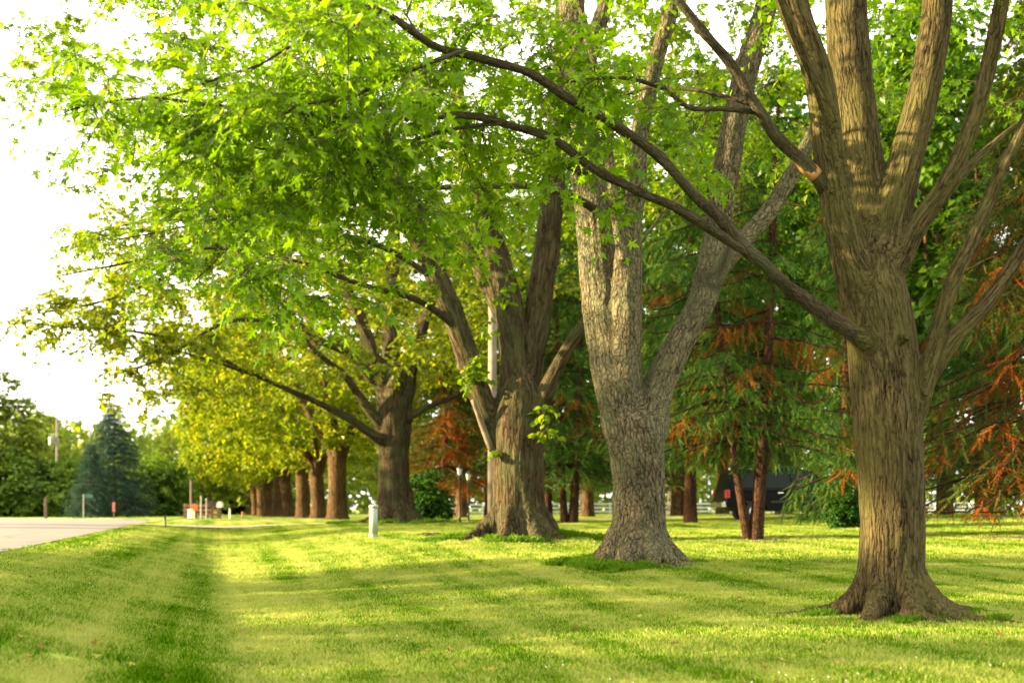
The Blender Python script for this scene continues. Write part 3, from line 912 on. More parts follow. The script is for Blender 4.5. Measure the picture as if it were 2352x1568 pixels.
    g.lp += g2.lp; g.ld += g2.ld; g.lu += g2.lu
    def tint(pos, rng): return np.clip(rng.normal(.5, .19, len(pos)) + .5 * (vnoise(pos * .9) - .5), 0, 1)
    finish_leaves(root, base, g, rng, LEAF_LOW, .100, M_LEAF_A, single=300, single_tmpl=LEAF_HI, near_tmpl=LEAF_HI, near_d=16, tint_fn=tint)
    return root

# ------------------------------------------------------------------ forked maple
def hero_maple(key, name, label, L, boughs, bark, leaf, voxel, amp, rootspec, crown_n, crown, tmpl, near_tmpl, leaf_size, seed, sprouts=(), stretch=.16, freq=11, twigs=7, per=9, tl=.6, gap=.42, bare=None, fork_low=7.0, left_low=3.4, single=300, near_d=60):
    px, d = HERO[key]
    rng = np.random.default_rng(seed)
    x = (px - CENTRE_X) / LENS_F * d
    base = np.array([x, d, tz(x, d)])
    root = thing(name, label, 'tree', base, group='maples along the lawn')
    limbs = [limb_pts(s_, d, .09) for s_ in L]
    stems = list(limbs)
    limbs += roots(base, *rootspec[:4], rng, rootspec[4])
    link_mesh('trunk', trunk_mesh('trunk', limbs, base, voxel, amp, seed, stretch, freq, len(stems)), bark, root)
    bp = [limb_pts(s_, d, .15) for s_ in boughs]
    for k, (p, r) in enumerate(bp):
        link_mesh('bough', bough_mesh('bough', p, r, base, 9, seed + k), M_BRANCH, root)
    if bare:
        p, r = limb_pts(bare, d, .1)
        o = link_mesh('dead_stub', bough_mesh('dead_stub', p, r, base, 9, 3), plain('dead_stub_wood', (.12, .09, .06), .85, vary=.4, scale=5), root)
        o['label'] = 'pale dead barkless branch stub'
    g = Grower(rng, samples_of(stems + bp))
    cx, rad, gp = crown
    cp = crown_points(rng, crown_n, base + np.array(cx), np.array(rad), base[2] + fork_low, base[2] + left_low, gap, seed=seed)
    for p_ in bp: cp = np.vstack([cp, along(rng, p_, max(4, int(len(p_[0]) * .15 * 2.3)), .38, 1, (.55, .7, .42), .08)])
    g.grow(cp, 1.0, twigs, per, tl, thick=.012)
    if len(sprouts):
        g.grow(np.array([P(*s_) for s_ in sprouts]), .55, 5, 7, .5, leaf_sag=.5, bow=.0, thick=.007)
    add_wood(root, base, g)
    finish_leaves(root, base, g, rng, tmpl, leaf_size, leaf, single=single, single_tmpl=near_tmpl, near_tmpl=near_tmpl, near_d=near_d)
    return root

maple_right()

hero_maple('t2', 'maple_tree', 'maple with pale grey flaky bark whose trunk forks into a wide V', [
    [(1462, 1316, 190, 0), (1464, 1262, 160, 0), (1468, 1185, 136, 0), (1468, 1100, 132, 0), (1462, 1020, 146, 0), (1454, 965, 140, 0), (1452, 925, 60, 0)],
    with_depth([(1440, 1000, 118), (1418, 900, 116), (1398, 800, 112), (1385, 700, 108), (1375, 600, 104), (1362, 480, 95), (1345, 360, 86), (1330, 230, 78), (1318, 100, 72), (1312, -50, 66), (1300, -300, 48), (1260, -600, 26)], 0, .6),
    with_depth([(1455, 1080, 60), (1446, 980, 84), (1436, 870, 84), (1439, 770, 78), (1441, 640, 76), (1446, 540, 62), (1462, 420, 50), (1470, 300, 46), (1500, 170, 44), (1540, 30, 40), (1600, -150, 32), (1680, -400, 18)], .05, -.75),
    with_depth([(1432, 600, 34), (1408, 450, 27), (1396, 330, 24), (1380, 220, 22), (1350, 80, 20), (1315, -40, 14)], -.45, -.9),
    with_depth([(1345, 360, 40), (1300, 300, 32), (1262, 260, 24), (1225, 205, 15)], .1, -.4),
    with_depth([(1325, 200, 48), (1366, 85, 45), (1395, 0, 42), (1435, -130, 28), (1480, -350, 14)], .3, -.2),
    with_depth([(1485, 1000, 108), (1510, 895, 84), (1560, 790, 74), (1615, 680, 72), (1642, 560, 70), (1660, 440, 68), (1685, 300, 66), (1710, 180, 66), (1750, 50, 60), (1795, -110, 50), (1860, -400, 28)], 0, .8),
    with_depth([(1628, 650, 54), (1698, 562, 49), (1770, 480, 46), (1830, 380, 42), (1880, 280, 34), (1960, 120, 20)], .2, 1.4),
], [with_depth([(1372, 490, 24), (1335, 462, 20), (1240, 430, 17), (1080, 430, 14), (850, 440, 11), (560, 490, 7), (380, 530, 4), (260, 552, 2.5)], .25, -4.5),
    with_depth([(1360, 420, 26), (1320, 385, 23), (1200, 350, 18), (960, 330, 14), (760, 340, 10), (520, 335, 6), (360, 360, 4)], .3, -2.5)], M_BARK_B, M_LEAF_B, .029, .020, (9, .50, 1.15, .22, .45), 410, ((-1.4, -.6, 8.6), (8.0, 7.0, 5.4), .42), LEAF_LOW, LEAF_MID, .125, 21,
    sprouts=[(1640, 400, 19.3), (1655, 420, 19.2), (1430, 440, 19.4)], stretch=.22, freq=9, fork_low=7.3, left_low=3.9)

hero_maple('t3', 'maple_tree', 'old maple with thick fluted trunk and leaning left stem beside the utility pole', [
    [(1195, 1255, 196, 0), (1192, 1205, 152, 0), (1190, 1130, 134, 0), (1190, 1050, 130, 0), (1190, 980, 142, 0), (1194, 900, 110, 0), (1196, 830, 40, 0)],
    with_depth([(1160, 1040, 64), (1115, 935, 58), (1078, 830, 58), (1042, 730, 58), (1000, 630, 58), (955, 530, 56), (915, 430, 52), (885, 350, 46), (840, 230, 36), (780, 80, 22)], 0, -1.0),
    with_depth([(1182, 960, 74), (1180, 810, 68), (1166, 700, 70), (1145, 600, 66), (1115, 510, 60), (1085, 400, 52), (1060, 280, 42), (1040, 100, 26)], 0, .5),
    with_depth([(1208, 960, 72), (1224, 810, 62), (1240, 690, 66), (1258, 570, 66), (1270, 450, 62), (1278, 330, 56), (1285, 200, 48), (1290, 0, 30)], .1, 1),
    with_depth([(1230, 960, 56), (1268, 865, 39), (1310, 790, 34), (1345, 740, 30), (1400, 660, 22), (1470, 560, 12)], -.2, -.8),
    with_depth([(1148, 720, 38), (1102, 622, 32), (1070, 560, 28), (1030, 490, 22), (980, 420, 14)], .2, 1.5),
], [with_depth([(930, 525, 26), (890, 500, 22), (840, 465, 18), (780, 455, 15), (700, 490, 12), (630, 550, 7)], -.8, -2.5),
    with_depth([(1060, 760, 20), (960, 690, 16), (820, 650, 13), (680, 600, 10), (480, 570, 8), (260, 610, 5), (130, 635, 2.5)], -.3, -5.5),
    with_depth([(1000, 640, 18), (860, 560, 14), (640, 520, 11), (440, 505, 6), (300, 515, 4), (220, 535, 2.5)], -.5, -3)],
    M_BARK_C, M_LEAF_C, .035, .034, (10, .7, 1.6, .30, .6), 430, ((-1.6, -.6, 9.0), (9.2, 8.0, 5.9), .38), LEAF_LOW, LEAF_MID, .14, 31,
    sprouts=[(1090, 860, 27.2), (1070, 880, 27), (1130, 640, 27), (1010, 640, 26.5), (1245, 935, 27), (1258, 965, 27), (1085, 560, 26), (1215, 560, 27), (1135, 1060, 27.2), (1105, 800, 27), (1060, 820, 26.8), (1150, 720, 27.2), (1230, 1000, 27.2)],
    bare=[(1130, 1035, 18, -.2), (1106, 972, 15, -.35), (1086, 918, 11, -.5)], stretch=.12, freq=6, fork_low=7.4, left_low=3.2, near_d=26)

hero_maple('t4', 'maple_tree', 'broad dark trunked maple behind the pale green marker post', [
    [(912, 1222, 136, 0), (910, 1172, 96, 0), (906, 1110, 82, 0), (904, 1040, 80, 0), (905, 960, 90, 0), (908, 890, 74, 0), (906, 820, 26, 0)],
    with_depth([(890, 930, 50), (862, 830, 38), (830, 740, 34), (795, 660, 32), (765, 580, 28), (735, 480, 18)], 0, -1),
    with_depth([(902, 920, 62), (896, 800, 44), (897, 700, 38), (903, 560, 36), (905, 400, 24)], 0, 1),
    with_depth([(922, 940, 56), (945, 840, 42), (965, 770, 36), (990, 690, 30), (1015, 590, 18)], 0, .5),
    with_depth([(892, 1020, 38), (850, 995, 27), (790, 955, 23), (720, 920, 19), (650, 890, 15), (560, 852, 13), (450, 818, 10), (330, 785, 7)], -.2, -6),
    with_depth([(885, 990, 36), (832, 920, 26), (790, 860, 22), (740, 820, 18), (660, 740, 10)], -.2, -2),
    with_depth([(880, 900, 32), (800, 812, 25), (720, 775, 20), (650, 700, 18), (590, 630, 14), (550, 570, 8)], 0, -3),
    with_depth([(925, 965, 30), (970, 940, 17), (1030, 915, 13), (1085, 893, 8)], -.2, 0),
], [with_depth([(560, 852, 12), (440, 790, 9), (300, 760, 7), (150, 750, 5), (50, 740, 3)], -3, -9),
    with_depth([(760, 570, 20), (600, 560, 14), (420, 620, 10), (240, 690, 7), (90, 720, 4)], -1, -7),
    with_depth([(660, 740, 14), (520, 740, 10), (380, 820, 7), (260, 860, 4)], -2, -7)], M_BARK_C, M_LEAF_ROW, .05, .045, (9, .75, 1.9, .34, .7), 540, ((-1.8, -.8, 9.0), (10.0, 9.4, 6.6), .38), LEAF_FAR, LEAF_LOW, .20, 41,
    stretch=.12, freq=4.5, fork_low=5.4, left_low=3.0, twigs=7, per=9, tl=.8, single=0, near_d=0)

# ------------------------------------------------------------------ generic broadleaf trees (row beyond, background, hedgerow)
def broadleaf(rng, name, h_fork, r_trunk, stems, crown_c, crown_r, low, n_clumps, leaf, bark, leaf_size=.26, left_low=None, gap=.38, seed=1, twigs=7, per=8, tl=.9, flare=1.6, tmpl=LEAF_FAR, z_sink=-.12, lean=0.0, wood=True):
    """A tree at the origin: trunk with forked stems, crown of leaf sprays."""
    root = bpy.data.objects.new(name, None); COL.objects.link(root)
    base = np.zeros(3)
    paths = [smooth_path([(0, 0, z_sink), (0, 0, .25), (lean * .3, 0, h_fork * .5), (lean, 0, h_fork)], [r_trunk * flare, r_trunk * 1.15, r_trunk * .95, r_trunk * 1.0], .4)]
    for k in range(stems):
        a = (k + rng.uniform(-.25, .25)) / stems * 2 * math.pi
        o = np.array([math.cos(a), math.sin(a), 0])
        top = np.array(crown_c) + o * np.array(crown_r) * rng.uniform(.3, .6) + [0, 0, crown_r[2] * rng.uniform(-.1, .5)]
        st = np.array([lean, 0, h_fork - .5])
        paths.append(smooth_path([st, st + o * r_trunk * .9 + [0, 0, 1.1], st * .55 + top * .45 + rng.normal(0, .25, 3), top], [r_trunk * .62, r_trunk * .52, r_trunk * .36, r_trunk * .1], .5))
    sp = Soup()
    for p, r in paths: sp.add(*tube(p, r, 12))
    V, F, _ = sp.done()
    link_mesh('trunk', quads_to_mesh('trunk', V, F), bark, root)
    g = Grower(rng, samples_of(paths))
    cp = crown_points(rng, n_clumps, np.array(crown_c), np.array(crown_r), low, left_low, gap, seed=seed)
    g.grow(cp, 1.0, twigs, per, tl, sides=3, thick=.013, draw=wood)
    if wood:
        V, F, _ = g.branch.done()
        tag(link_mesh('branches', np_mesh('branches', V, F), M_TWIG, root), kind='stuff')
    pos, td, up = g.leaves()
    n = len(pos)
    tint = np.clip(rng.normal(.45, .2, n) + .5 * (vnoise(pos * .35 + seed) - .5), 0, 1)
    tag(link_mesh('crown', scatter(tmpl, pos, td, up, leaf_size * rng.uniform(.6, 1.3, n), tint, 'crown'), leaf, root), kind='stuff')
    return root

def place(o, x, y, rz, sc, label, cat, group=None, z=None):
    o.location = (float(x), float(y), tz(x, y) if z is None else z)
    o.rotation_euler = (0, 0, rz)
    o.scale = (sc, sc, sc)
    return tag(o, label, cat, group)

rngA = np.random.default_rng(101)
row_proto = [broadleaf(rngA, 'maple_tree', 3.3, .50, 4, (-1.2, 0, 8.6), (8.8, 8.6, 6.0), 3.8, 380, M_LEAF_ROW, M_BARK_FAR, .27, 4.2, seed=61),
             broadleaf(rngA, 'maple_tree', 2.9, .46, 5, (-1.0, 0, 8.8), (8.6, 8.4, 6.2), 3.6, 380, M_LEAF_ROW, M_BARK_FAR, .27, 4.0, seed=62, lean=-.25)]
row = [(775, 69, 1.05, 'first bare trunk past the driveway, thickest of the far row of maples'), (731, 80, 1.0, 'dark maple trunk second past the driveway, its left flank pale'),
       (697, 89, .98, 'slim sunlit maple trunk third past the driveway'), (664, 99, 1.02, 'leaning sunlit maple with a dark low limb, fourth past the driveway'),
       (637, 109, .95, 'orange lit maple trunk fifth past the driveway'), (618, 121, .95, 'sixth maple trunk past the driveway in the distant row'),
       (602, 133, .95, 'seventh maple trunk past the driveway in the distant row'), (587, 147, .95, 'eighth maple trunk past the driveway, close to the row end'),
       (573, 163, 1.0, 'last maple trunk at the far end of the row beside the round bush')]
used = set()
for k, (px, y, sc, lab) in enumerate(row):
    o = row_proto[k % 2]
    if k % 2 in used: o = dup(o)
    used.add(k % 2)
    place(o, (px - CENTRE_X) / LENS_F * y, y, [0, .2, -.35, .45, -.15, .3, -.3, .1, -.2][k], sc, lab, 'tree', 'maples along the lawn')
    o.rotation_euler.x, o.rotation_euler.y = [.02, -.03, .0, .03, -.02, .01, .03, -.03, .0][k], [.0, .035, -.03, -.045, .02, .04, -.03, .02, -.02][k]

# background broadleaf trees behind the lawn, right of the row
bg_proto = [broadleaf(rngA, 'broadleaf_tree', 4.2, .30, 4, (0, 0, 10.5), (6.4, 6.4, 7.5), 3.4, 300, M_LEAF_BACK, M_BARK_FAR, .27, seed=71, gap=.34, tl=.8),
            broadleaf(rngA, 'broadleaf_tree', 3.6, .26, 5, (0, 0, 9.6), (5.8, 6.0, 7.2), 2.6, 280, M_LEAF_BACK, M_BARK_FAR, .25, seed=72, gap=.34, tl=.8),
            broadleaf(rngA, 'broadleaf_tree', 2.2, .22, 5, (0, 0, 7.4), (5.2, 5.2, 6.2), 1.7, 260, M_LEAF_FARWOOD, M_PALE_BARK, .26, seed=73, gap=.32, tl=.8)]
bg = [(1060, 74, 0, 1.15, 'tall green tree behind the two black lamp posts'), (1350, 66, 1, 1.2, 'green tree rising between the fluted maple and the forked maple'),
      (1560, 62, 0, 1.25, 'tall leafy tree showing through the V of the forked maple'), (1800, 60, 1, 1.35, 'high green tree above the parked black truck'),
      (2010, 56, 0, 1.2, 'green tree directly behind the nearest maple stems'), (2170, 50, 1, 1.15, 'green tree just right of the nearest maple, behind its low limbs'),
      (2420, 54, 0, 1.3, 'tall green tree behind the rusty spruce at the right edge'), (1660, 84, 1, 1.5, 'distant tall tree with sky gaps beyond the leaning fork'),
      (1200, 92, 0, 1.4, 'distant tall tree beyond the utility pole'), (1930, 88, 1, 1.5, 'distant tall tree above the drooping spruces'), (2280, 47, 0, 1.3, 'tall leafy tree between the nearest maple and the rusty spruce'), (2060, 72, 1, 1.7, 'highest green tree far behind the nearest maple')]
used = set()
for k, (px, y, v, sc, lab) in enumerate(bg):
    o = bg_proto[v]
    if v in used: o = dup(o)
    used.add(v)
    place(o, (px - CENTRE_X) / LENS_F * y, y, k * 1.3, sc, lab, 'tree', 'background trees behind the lawn')
pale = [(1346, 103, 'pale trunked tree by the white fence, left of the forked maple'), (1541, 101, 'pale trunked tree by the white fence, right of the forked maple'), (880, 118, 'light green tree glimpsed left of the marker post maple')]
for k, (px, y, lab) in enumerate(pale):
    o = bg_proto[2] if k == 0 else dup(bg_proto[2])
    place(o, (px - CENTRE_X) / LENS_F * y, y, k * 2.1, 1.3 if k < 2 else .9, lab, 'tree', 'pale trees by the fence')

shade = [(-26, -7.0, .54, 'first of the unseen shade trees added across the road, behind the camera'), (-25.5, .5, .50, 'unseen shade tree added across the road beside the camera'), (-25.5, 9.8, .52, 'unseen shade tree added across the road, abreast of the nearest maple'),
         (-25.5, 17.2, .56, 'unseen shade tree added across the road, abreast of the forked maple'), (-32.5, 4.5, .62, 'second line unseen shade tree added across the road, nearer the camera'), (-32.5, 14.5, .62, 'second line unseen shade tree added across the road, farther from the camera'),
         (-26.5, 37.5, .50, 'unseen shade tree added across the road, abreast of the marker post'), (-31.0, 44.5, .52, 'farthest of the unseen shade trees added across the road before the bend')]
for k, (x, y, sc, lab) in enumerate(shade):  # unseen trees added to keep the low sun off near trunks and lawn
    place(dup(bg_proto[1]), x, y, k * 1.7, sc, lab, 'tree', 'unseen shade trees added across the road')

# far wood beyond the fence: reads as one mass
def far_wood():
    rng = np.random.default_rng(5)
    n = 34000
    px = np.concatenate([rng.uniform(-300, 2700, n)])
    y = rng.uniform(160, 215, n)
    x = (px - CENTRE_X) / LENS_F * y
    top = 9 + 7 * vnoise(np.stack([x * .07, y * .05, 0 * x], -1)) + 3 * vnoise(np.stack([x * .3, y * .1, 0 * x + 4], -1))
    h = rng.uniform(0, 1, n) ** .8
    pos = np.stack([x, y, terrain(x, y) + h * top], -1)
    td = norm(rng.normal(0, 1, (n, 3)) + [0, 0, -.4]); up = norm(rng.normal(0, .6, (n, 3)) + [-.3, -.5, .8])
    me = scatter(LEAF_FAR, pos, td, up, rng.uniform(.7, 1.5, n), np.clip(vnoise(pos * .2) + rng.normal(0, .2, n), 0, 1), 'far_wood')
    tag(link_mesh('far_wood', me, M_LEAF_FARWOOD), 'soft green wood closing the view beyond the white fence', kind='stuff')
far_wood()

# ------------------------------------------------------------------ conifers
def conifer(rng, name, H, R0, z0, n_br, mat, droop=.5, hang=.8, brown=.15, stems=((0, 0, 0, 0, 1.0),), r=.22, frond=.42, per=13, sub=4, power=.85, zmin=.1):
    root = bpy.data.objects.new(name, None); COL.objects.link(root)
    wood = Soup()
    pos, td, up, scl, tint = [], [], [], [], []
    for si, (bx, by, lx, ly, rk) in enumerate(stems):
        tp = smooth_path([(bx, by, -.15), (bx + lx * .16, by + ly * .16, .8), (bx + lx * .5, by + ly * .5, H * .35), (bx + lx, by + ly, H)], [r * rk * 1.35, r * rk, r * rk * .8, .03], .35)
        V, F = tube(tp[0], tp[1], 12)
        link_mesh('trunk', quads_to_mesh('trunk', V, F), M_BARK_PINE, root)
        nb = n_br // len(stems)
        for k in range(nb):
            u = ((k + rng.uniform(0, 1)) / nb)
            h = z0 + (H - z0) * (u ** 1.15)
            i = int(np.clip(np.searchsorted(tp[0][:, 2], h), 1, len(tp[0]) - 1))
            a0 = tp[0][i]
            az = rng.uniform(0, 2 * math.pi)
            L = max(.35, R0 * (1 - u) ** power * rng.uniform(.7, 1.12) + .25)
            o = np.array([math.cos(az), math.sin(az), 0])
            q = np.linspace(0, 1, 9)
            dz = -droop * L * (q ** 1.4) * .62 + .16 * L * q ** 4 + .10 * L * np.sin(q * math.pi) * (1 if u > .5 else .3)
            path = a0 + o[None] * (q * L)[:, None] + np.stack([0 * q, 0 * q, dz], -1) + np.cumsum(rng.normal(0, .012 * L, (9, 3)), axis=0)
            path[:, 2] = np.maximum(path[:, 2], zmin + .1)
            wood.add(*tube(path, .012 + .02 * L / max(R0, 1) * (1 - q * .85), 4, False))
            br = rng.uniform() < brown * (1.6 if u < .4 else .5)  # picked branches go brown: low sun on dead twigs, put into the tint
            nbl = max(4, int(per * (.4 + .6 * L / R0)))
            uu = np.linspace(.16, 1, nbl) + rng.normal(0, .02, nbl)
            sidev = np.cross(o, [0, 0, 1])
            for w_ in range(nbl):
                b0 = path[int(np.clip(uu[w_] * 8, 0, 8))]
                sg = 1 if w_ % 2 else -1
                bl = L * .34 * (1.15 - .8 * uu[w_]) * rng.uniform(.7, 1.3) + .18
                bd = o * rng.uniform(.35, .7) + sidev * sg * rng.uniform(.5, 1) + np.array([0, 0, -hang * rng.uniform(.3, 1.1)])
                bd /= np.linalg.norm(bd)
                f = np.linspace(0, 1, sub)
                pp = b0 + bd * (bl * f)[:, None] + np.array([0, 0, -1.0]) * (bl * .25 * f ** 2)[:, None]
                dd = bd + rng.normal(0, .38, (sub, 3)) + np.array([0, 0, -.25 * hang])
                pos.append(pp); td.append(dd); up.append(np.array([0, 0, 1.0]) + rng.normal(0, .7, (sub, 3)))
                scl.append(frond * rng.uniform(.7, 1.25, sub) * (.65 + .35 * min(1, L / 1.5)))
                tb = rng.uniform(.72, 1.0, sub) if (br and rng.uniform() < .8) else np.clip(rng.normal(.30, .14, sub) + .15 * uu[w_], 0, .66)
                tint.append(tb)
    V, F, _ = wood.done()
    tag(link_mesh('branches', np_mesh('branches', V, F), M_BARK_PINE, root), kind='stuff')
    pos, td, up, scl, tint = np.vstack(pos), np.vstack(td), np.vstack(up), np.concatenate(scl), np.concatenate(tint)
    low_ = pos[:, 2] < zmin
    pos, td, up, scl, tint = pos[~low_], td[~low_], up[~low_], scl[~low_], tint[~low_]
    tag(link_mesh('needles', scatter(FROND, pos, norm(td), norm(up), scl, tint, 'needles'), mat, root), kind='stuff')
    return root

rngC = np.random.default_rng(303)
def put_conifer(o, px, y, lab, rz=0, sc=1.0, group='spruces on the lawn'):
    return place(o, (px - CENTRE_X) / LENS_F * y, y, rz, sc, lab, 'tree', group)
twin = conifer(rngC, 'spruce_tree', 10.5, 2.3, 2.0, 130, M_NEEDLE, .55, 1.1, .10, ((-.05, -.02, -1.15, .1, .55), (.045, .03, .55, -.1, .92)), .165, .185, 18, 15, zmin=1.6)
put_conifer(twin, 1728, 27.5, 'twin trunk spruce with drooping branches standing in front of the black truck')
weep = conifer(rngC, 'spruce_tree', 12.5, 1.3, .7, 150, M_NEEDLE, .8, 1.3, .12, r=.16, frond=.27, per=17, sub=8, power=.40, zmin=.3)
put_conifer(weep, 1945, 34, 'spruce drooping to the ground over the front of the black truck')
tall = conifer(rngC, 'spruce_tree', 13.5, 3.2, 2.6, 150, M_NEEDLE, .6, 1.0, .08, r=.21, frond=.30, per=18, sub=8, zmin=2.0)
put_conifer(tall, 1586, 42, 'spruce with a bare reddish trunk foot right of the forked maple')
dark = conifer(rngC, 'spruce_tree', 13.0, 3.1, 1.5, 150, M_NEEDLE, .5, .8, .04, ((-.1, 0, -.5, 0, .8), (.15, 0, .5, .1, 1.0)), .17, .30, 18, 8, zmin=1.3)
put_conifer(dark, 1305, 46, 'dark spruce with two thin stems between the fluted and the forked maple')
d2 = dup(tall); put_conifer(d2, 1258, 50, 'dark spruce with a single stem close right of the fluted maple', 2.0, .9)
rust = conifer(rngC, 'spruce_tree', 10.5, 2.8, 1.8, 140, M_NEEDLE_SUNRUST, .5, .7, .36, r=.2, frond=.34, per=17, sub=7, zmin=1.1)
put_conifer(rust, 1022, 61, 'rust orange spruce, sun warmth in its needle colour, behind the black lamp posts')
rust2 = conifer(rngC, 'spruce_tree', 12.0, 3.6, 1.0, 160, M_NEEDLE_SUNRUST, .75, 1.1, .36, r=.2, frond=.28, per=17, sub=8, zmin=.5)
put_conifer(rust2, 2385, 27, 'rusty drooping spruce, sun warmth in its needle colour, cut by the right edge')
d3 = dup(dark); put_conifer(d3, 2250, 44, 'dark green spruce behind the rusty one at right', 1.0, 1.0)
d4 = dup(tall); put_conifer(d4, 1700, 50, 'dark spruce standing behind the black truck', .7, 1.1)
d5 = dup(tall); put_conifer(d5, 1120, 70, 'dark spruce behind the wooden utility pole', 1.7, .9)
d6 = dup(dark); put_conifer(d6, 1440, 58, 'dark spruce hidden mostly behind the forked maple trunk', 1.9, 1.05)
blue = conifer(rngC, 'blue_spruce', 9.0, 3.3, .3, 250, M_NEEDLE_BLUE, .34, .45, .0, r=.16, frond=.46, per=16, sub=4, power=.72)
put_conifer(blue, 262, 99, 'tall pointed blue spruce beyond the road bend', group='blue spruces by the road')
b2 = dup(blue); put_conifer(b2, 208, 95, 'short blue spruce leaning against the left of the tall pointed one', 1.2, .62, 'blue spruces by the road')

# ------------------------------------------------------------------ shrubs and hedgerow left of the road
def shrub(rng, name, rad, n, leaf, leaf_size=.2, gap=.25, seed=1, zc=None):
    root = bpy.data.objects.new(name, None); COL.objects.link(root)
    zc = rad[2] * .62 if zc is None else zc
    paths = [smooth_path([(0, 0, -.1), (math.cos(a) * rad[0] * .2, math.sin(a) * rad[1] * .2, zc * .6), (math.cos(a) * rad[0] * .5, math.sin(a) * rad[1] * .5, zc * 1.2)], [.07, .05, .02], .3) for a in np.arange(5) * 1.256]
    sp = Soup()
    for p, r in paths: sp.add(*tube(p, r, 6))
    V, F, _ = sp.done()
    link_mesh('stems', quads_to_mesh('stems', V, F), M_TWIG, root)
    g = Grower(rng, samples_of(paths))
    g.grow(crown_points(rng, n, np.array([0, 0, zc]), np.array(rad), .12, None, gap, inner=.35, seed=seed), 1, 7, 8, .55 * rad[2] / 2, sides=3, draw=False)
    pos, td, up = g.leaves()
    pos[:, 2] = np.maximum(pos[:, 2], .06)
    k = len(pos)
    tint = np.clip(rng.normal(.42, .2, k) + .6 * (vnoise(pos * .6 + seed) - .5), 0, 1)
    tag(link_mesh('foliage', scatter(LEAF_FAR, pos, td, up, leaf_size * rng.uniform(.6, 1.3, k), tint, 'foliage'), leaf, root), kind='stuff')
    return root
rngS = np.random.default_rng(404)
M_LEAF_HEDGE = leaf_mat('leaves_hedgerow', (0.045, 0.100, 0.010), (0.090, 0.165, 0.018), (0.17, 0.23, 0.026), 0.45)
hedge = [shrub(rngS, 'hedgerow_bush', (4.2, 3.0, 3.2), 150, M_LEAF_HEDGE, .34, seed=4), shrub(rngS, 'hedgerow_bush', (3.6, 3.0, 4.0), 150, M_LEAF_HEDGE, .34, seed=5)]
hb = [(-150, 106, 1, 1.1, 'hedgerow bush just beyond the left edge of the view'), (20, 107, 0, 1.2, 'leftmost rounded bush across the road, behind the grass verge'), (105, 108, 0, 1.08, 'dark bush behind the brown wooden stake'),
      (160, 110, 1, .95, 'bush between the brown stake and the blue spruce'), (365, 122, 1, 1.1, 'soft green bush immediately right of the blue spruce'), (425, 168, 1, 1.5, 'pale green bush behind the wooden rail fence'), (320, 120, 0, 1.2, 'bush tucked behind the tall blue spruce')]
used = set()
for k, (px, y, v, sc, lab) in enumerate(hb):
    o = hedge[v]
    if v in used: o = dup(o)
    used.add(v)
    place(o, (px - CENTRE_X) / LENS_F * y, y, k * 1.1, sc, lab, 'bush', 'hedgerow bushes across the road')
ht = broadleaf(rngS, 'broadleaf_tree', 2.4, .22, 4, (0, 0, 6.2), (3.6, 3.6, 5.0), 1.5, 210, M_LEAF_FARWOOD, M_BARK_FAR, .3, seed=81, gap=.3)
place(ht, (-10 - CENTRE_X) / LENS_F * 109, 109, 0, 1.12, 'tall green tree at the left edge behind the roadside bushes', 'tree')
for k, (px, y, sc, lab) in enumerate([(110, 135, .95, 'thin pale tree beside the distant utility pole'), (395, 150, .9, 'far tree rising over the bush right of the blue spruce'), (480, 140, .85, 'far tree over the mailboxes'), (-190, 108, 1.3, 'tall hedgerow tree outside the left edge')]):
    place(dup(ht), (px - CENTRE_X) / LENS_F * y, y, 1 + k, sc, lab, 'tree')
rb = shrub(rngS, 'round_bush', (1.25, 1.2, 1.5), 120, M_LEAF_SHRUB, .15, seed=6, gap=.12)
place(rb, (975 - CENTRE_X) / LENS_F * 54, 54, 0, 1.0, 'dense rounded dark green bush right of the marker post maple', 'bush')
for px, y, sc, lab in [(528, 178, 2.8, 'round dark bush left of the far end of the maple row'), (1020, 55, .42, 'low ground shrub at the foot of the lamp posts'), (1940, 33, .45, 'low shrub under the drooping spruce')]:
    place(dup(rb), (px - CENTRE_X) / LENS_F * y, y, px, sc, lab, 'bush')

# ------------------------------------------------------------------ small built things
M_BLACK = plain('black_metal', (.012, .012, .012), .45, vary=.2)
M_WHITE = plain('white_paint', (.62, .61, .57), .5, vary=.05, scale=3)
M_POLE = plain('weathered_pole_wood', (.15, .125, .095), .85, vary=.25, scale=3, bump=.6)
M_BROWN = plain('brown_wood', (.075, .048, .028), .8, vary=.3, scale=4, bump=.5)
M_RAIL = plain('reddish_rail_wood', (.16, .075, .042), .8, vary=.3, scale=4, bump=.4)
M_ORANGE = plain('orange_paint', (.45, .09, .012), .5, vary=.06)
M_GREENISH = plain('pale_green_plastic', (.30, .36, .27), .45, vary=.05, scale=4)
M_GREENDARK = plain('green_plastic_ring', (.25, .30, .22), .5, vary=.06)
M_GALV = plain('galvanised_steel', (.22, .22, .21), .6, .3, vary=.12)
M_PAINT = plain('black_car_paint', (.005, .005, .006), .35, vary=.1)
M_PAINT.node_tree.nodes['Principled BSDF'].inputs['Specular IOR Level'].default_value = .07
M_RUBBER = plain('tyre_rubber', (.018, .017, .016), .85)
M_CHROME = plain('chrome', (.62, .62, .62), .2, 1.0, vary=.05)
M_GLASS = glass_mat('dark_glass', (.015, .022, .02))
M_GLASS.node_tree.nodes['Principled BSDF'].inputs['Specular IOR Level'].default_value = .05
M_LANT = glass_mat('lantern_glass', (.75, .74, .7), .15)
M_RED = glass_mat('tail_lamp_red', (.42, .025, .012), .2)
M_SIGNGREEN = plain('sign_green', (.015, .075, .055), .6)
M_PINK = plain('faded_red_paint', (.28, .08, .065), .6, vary=.15)

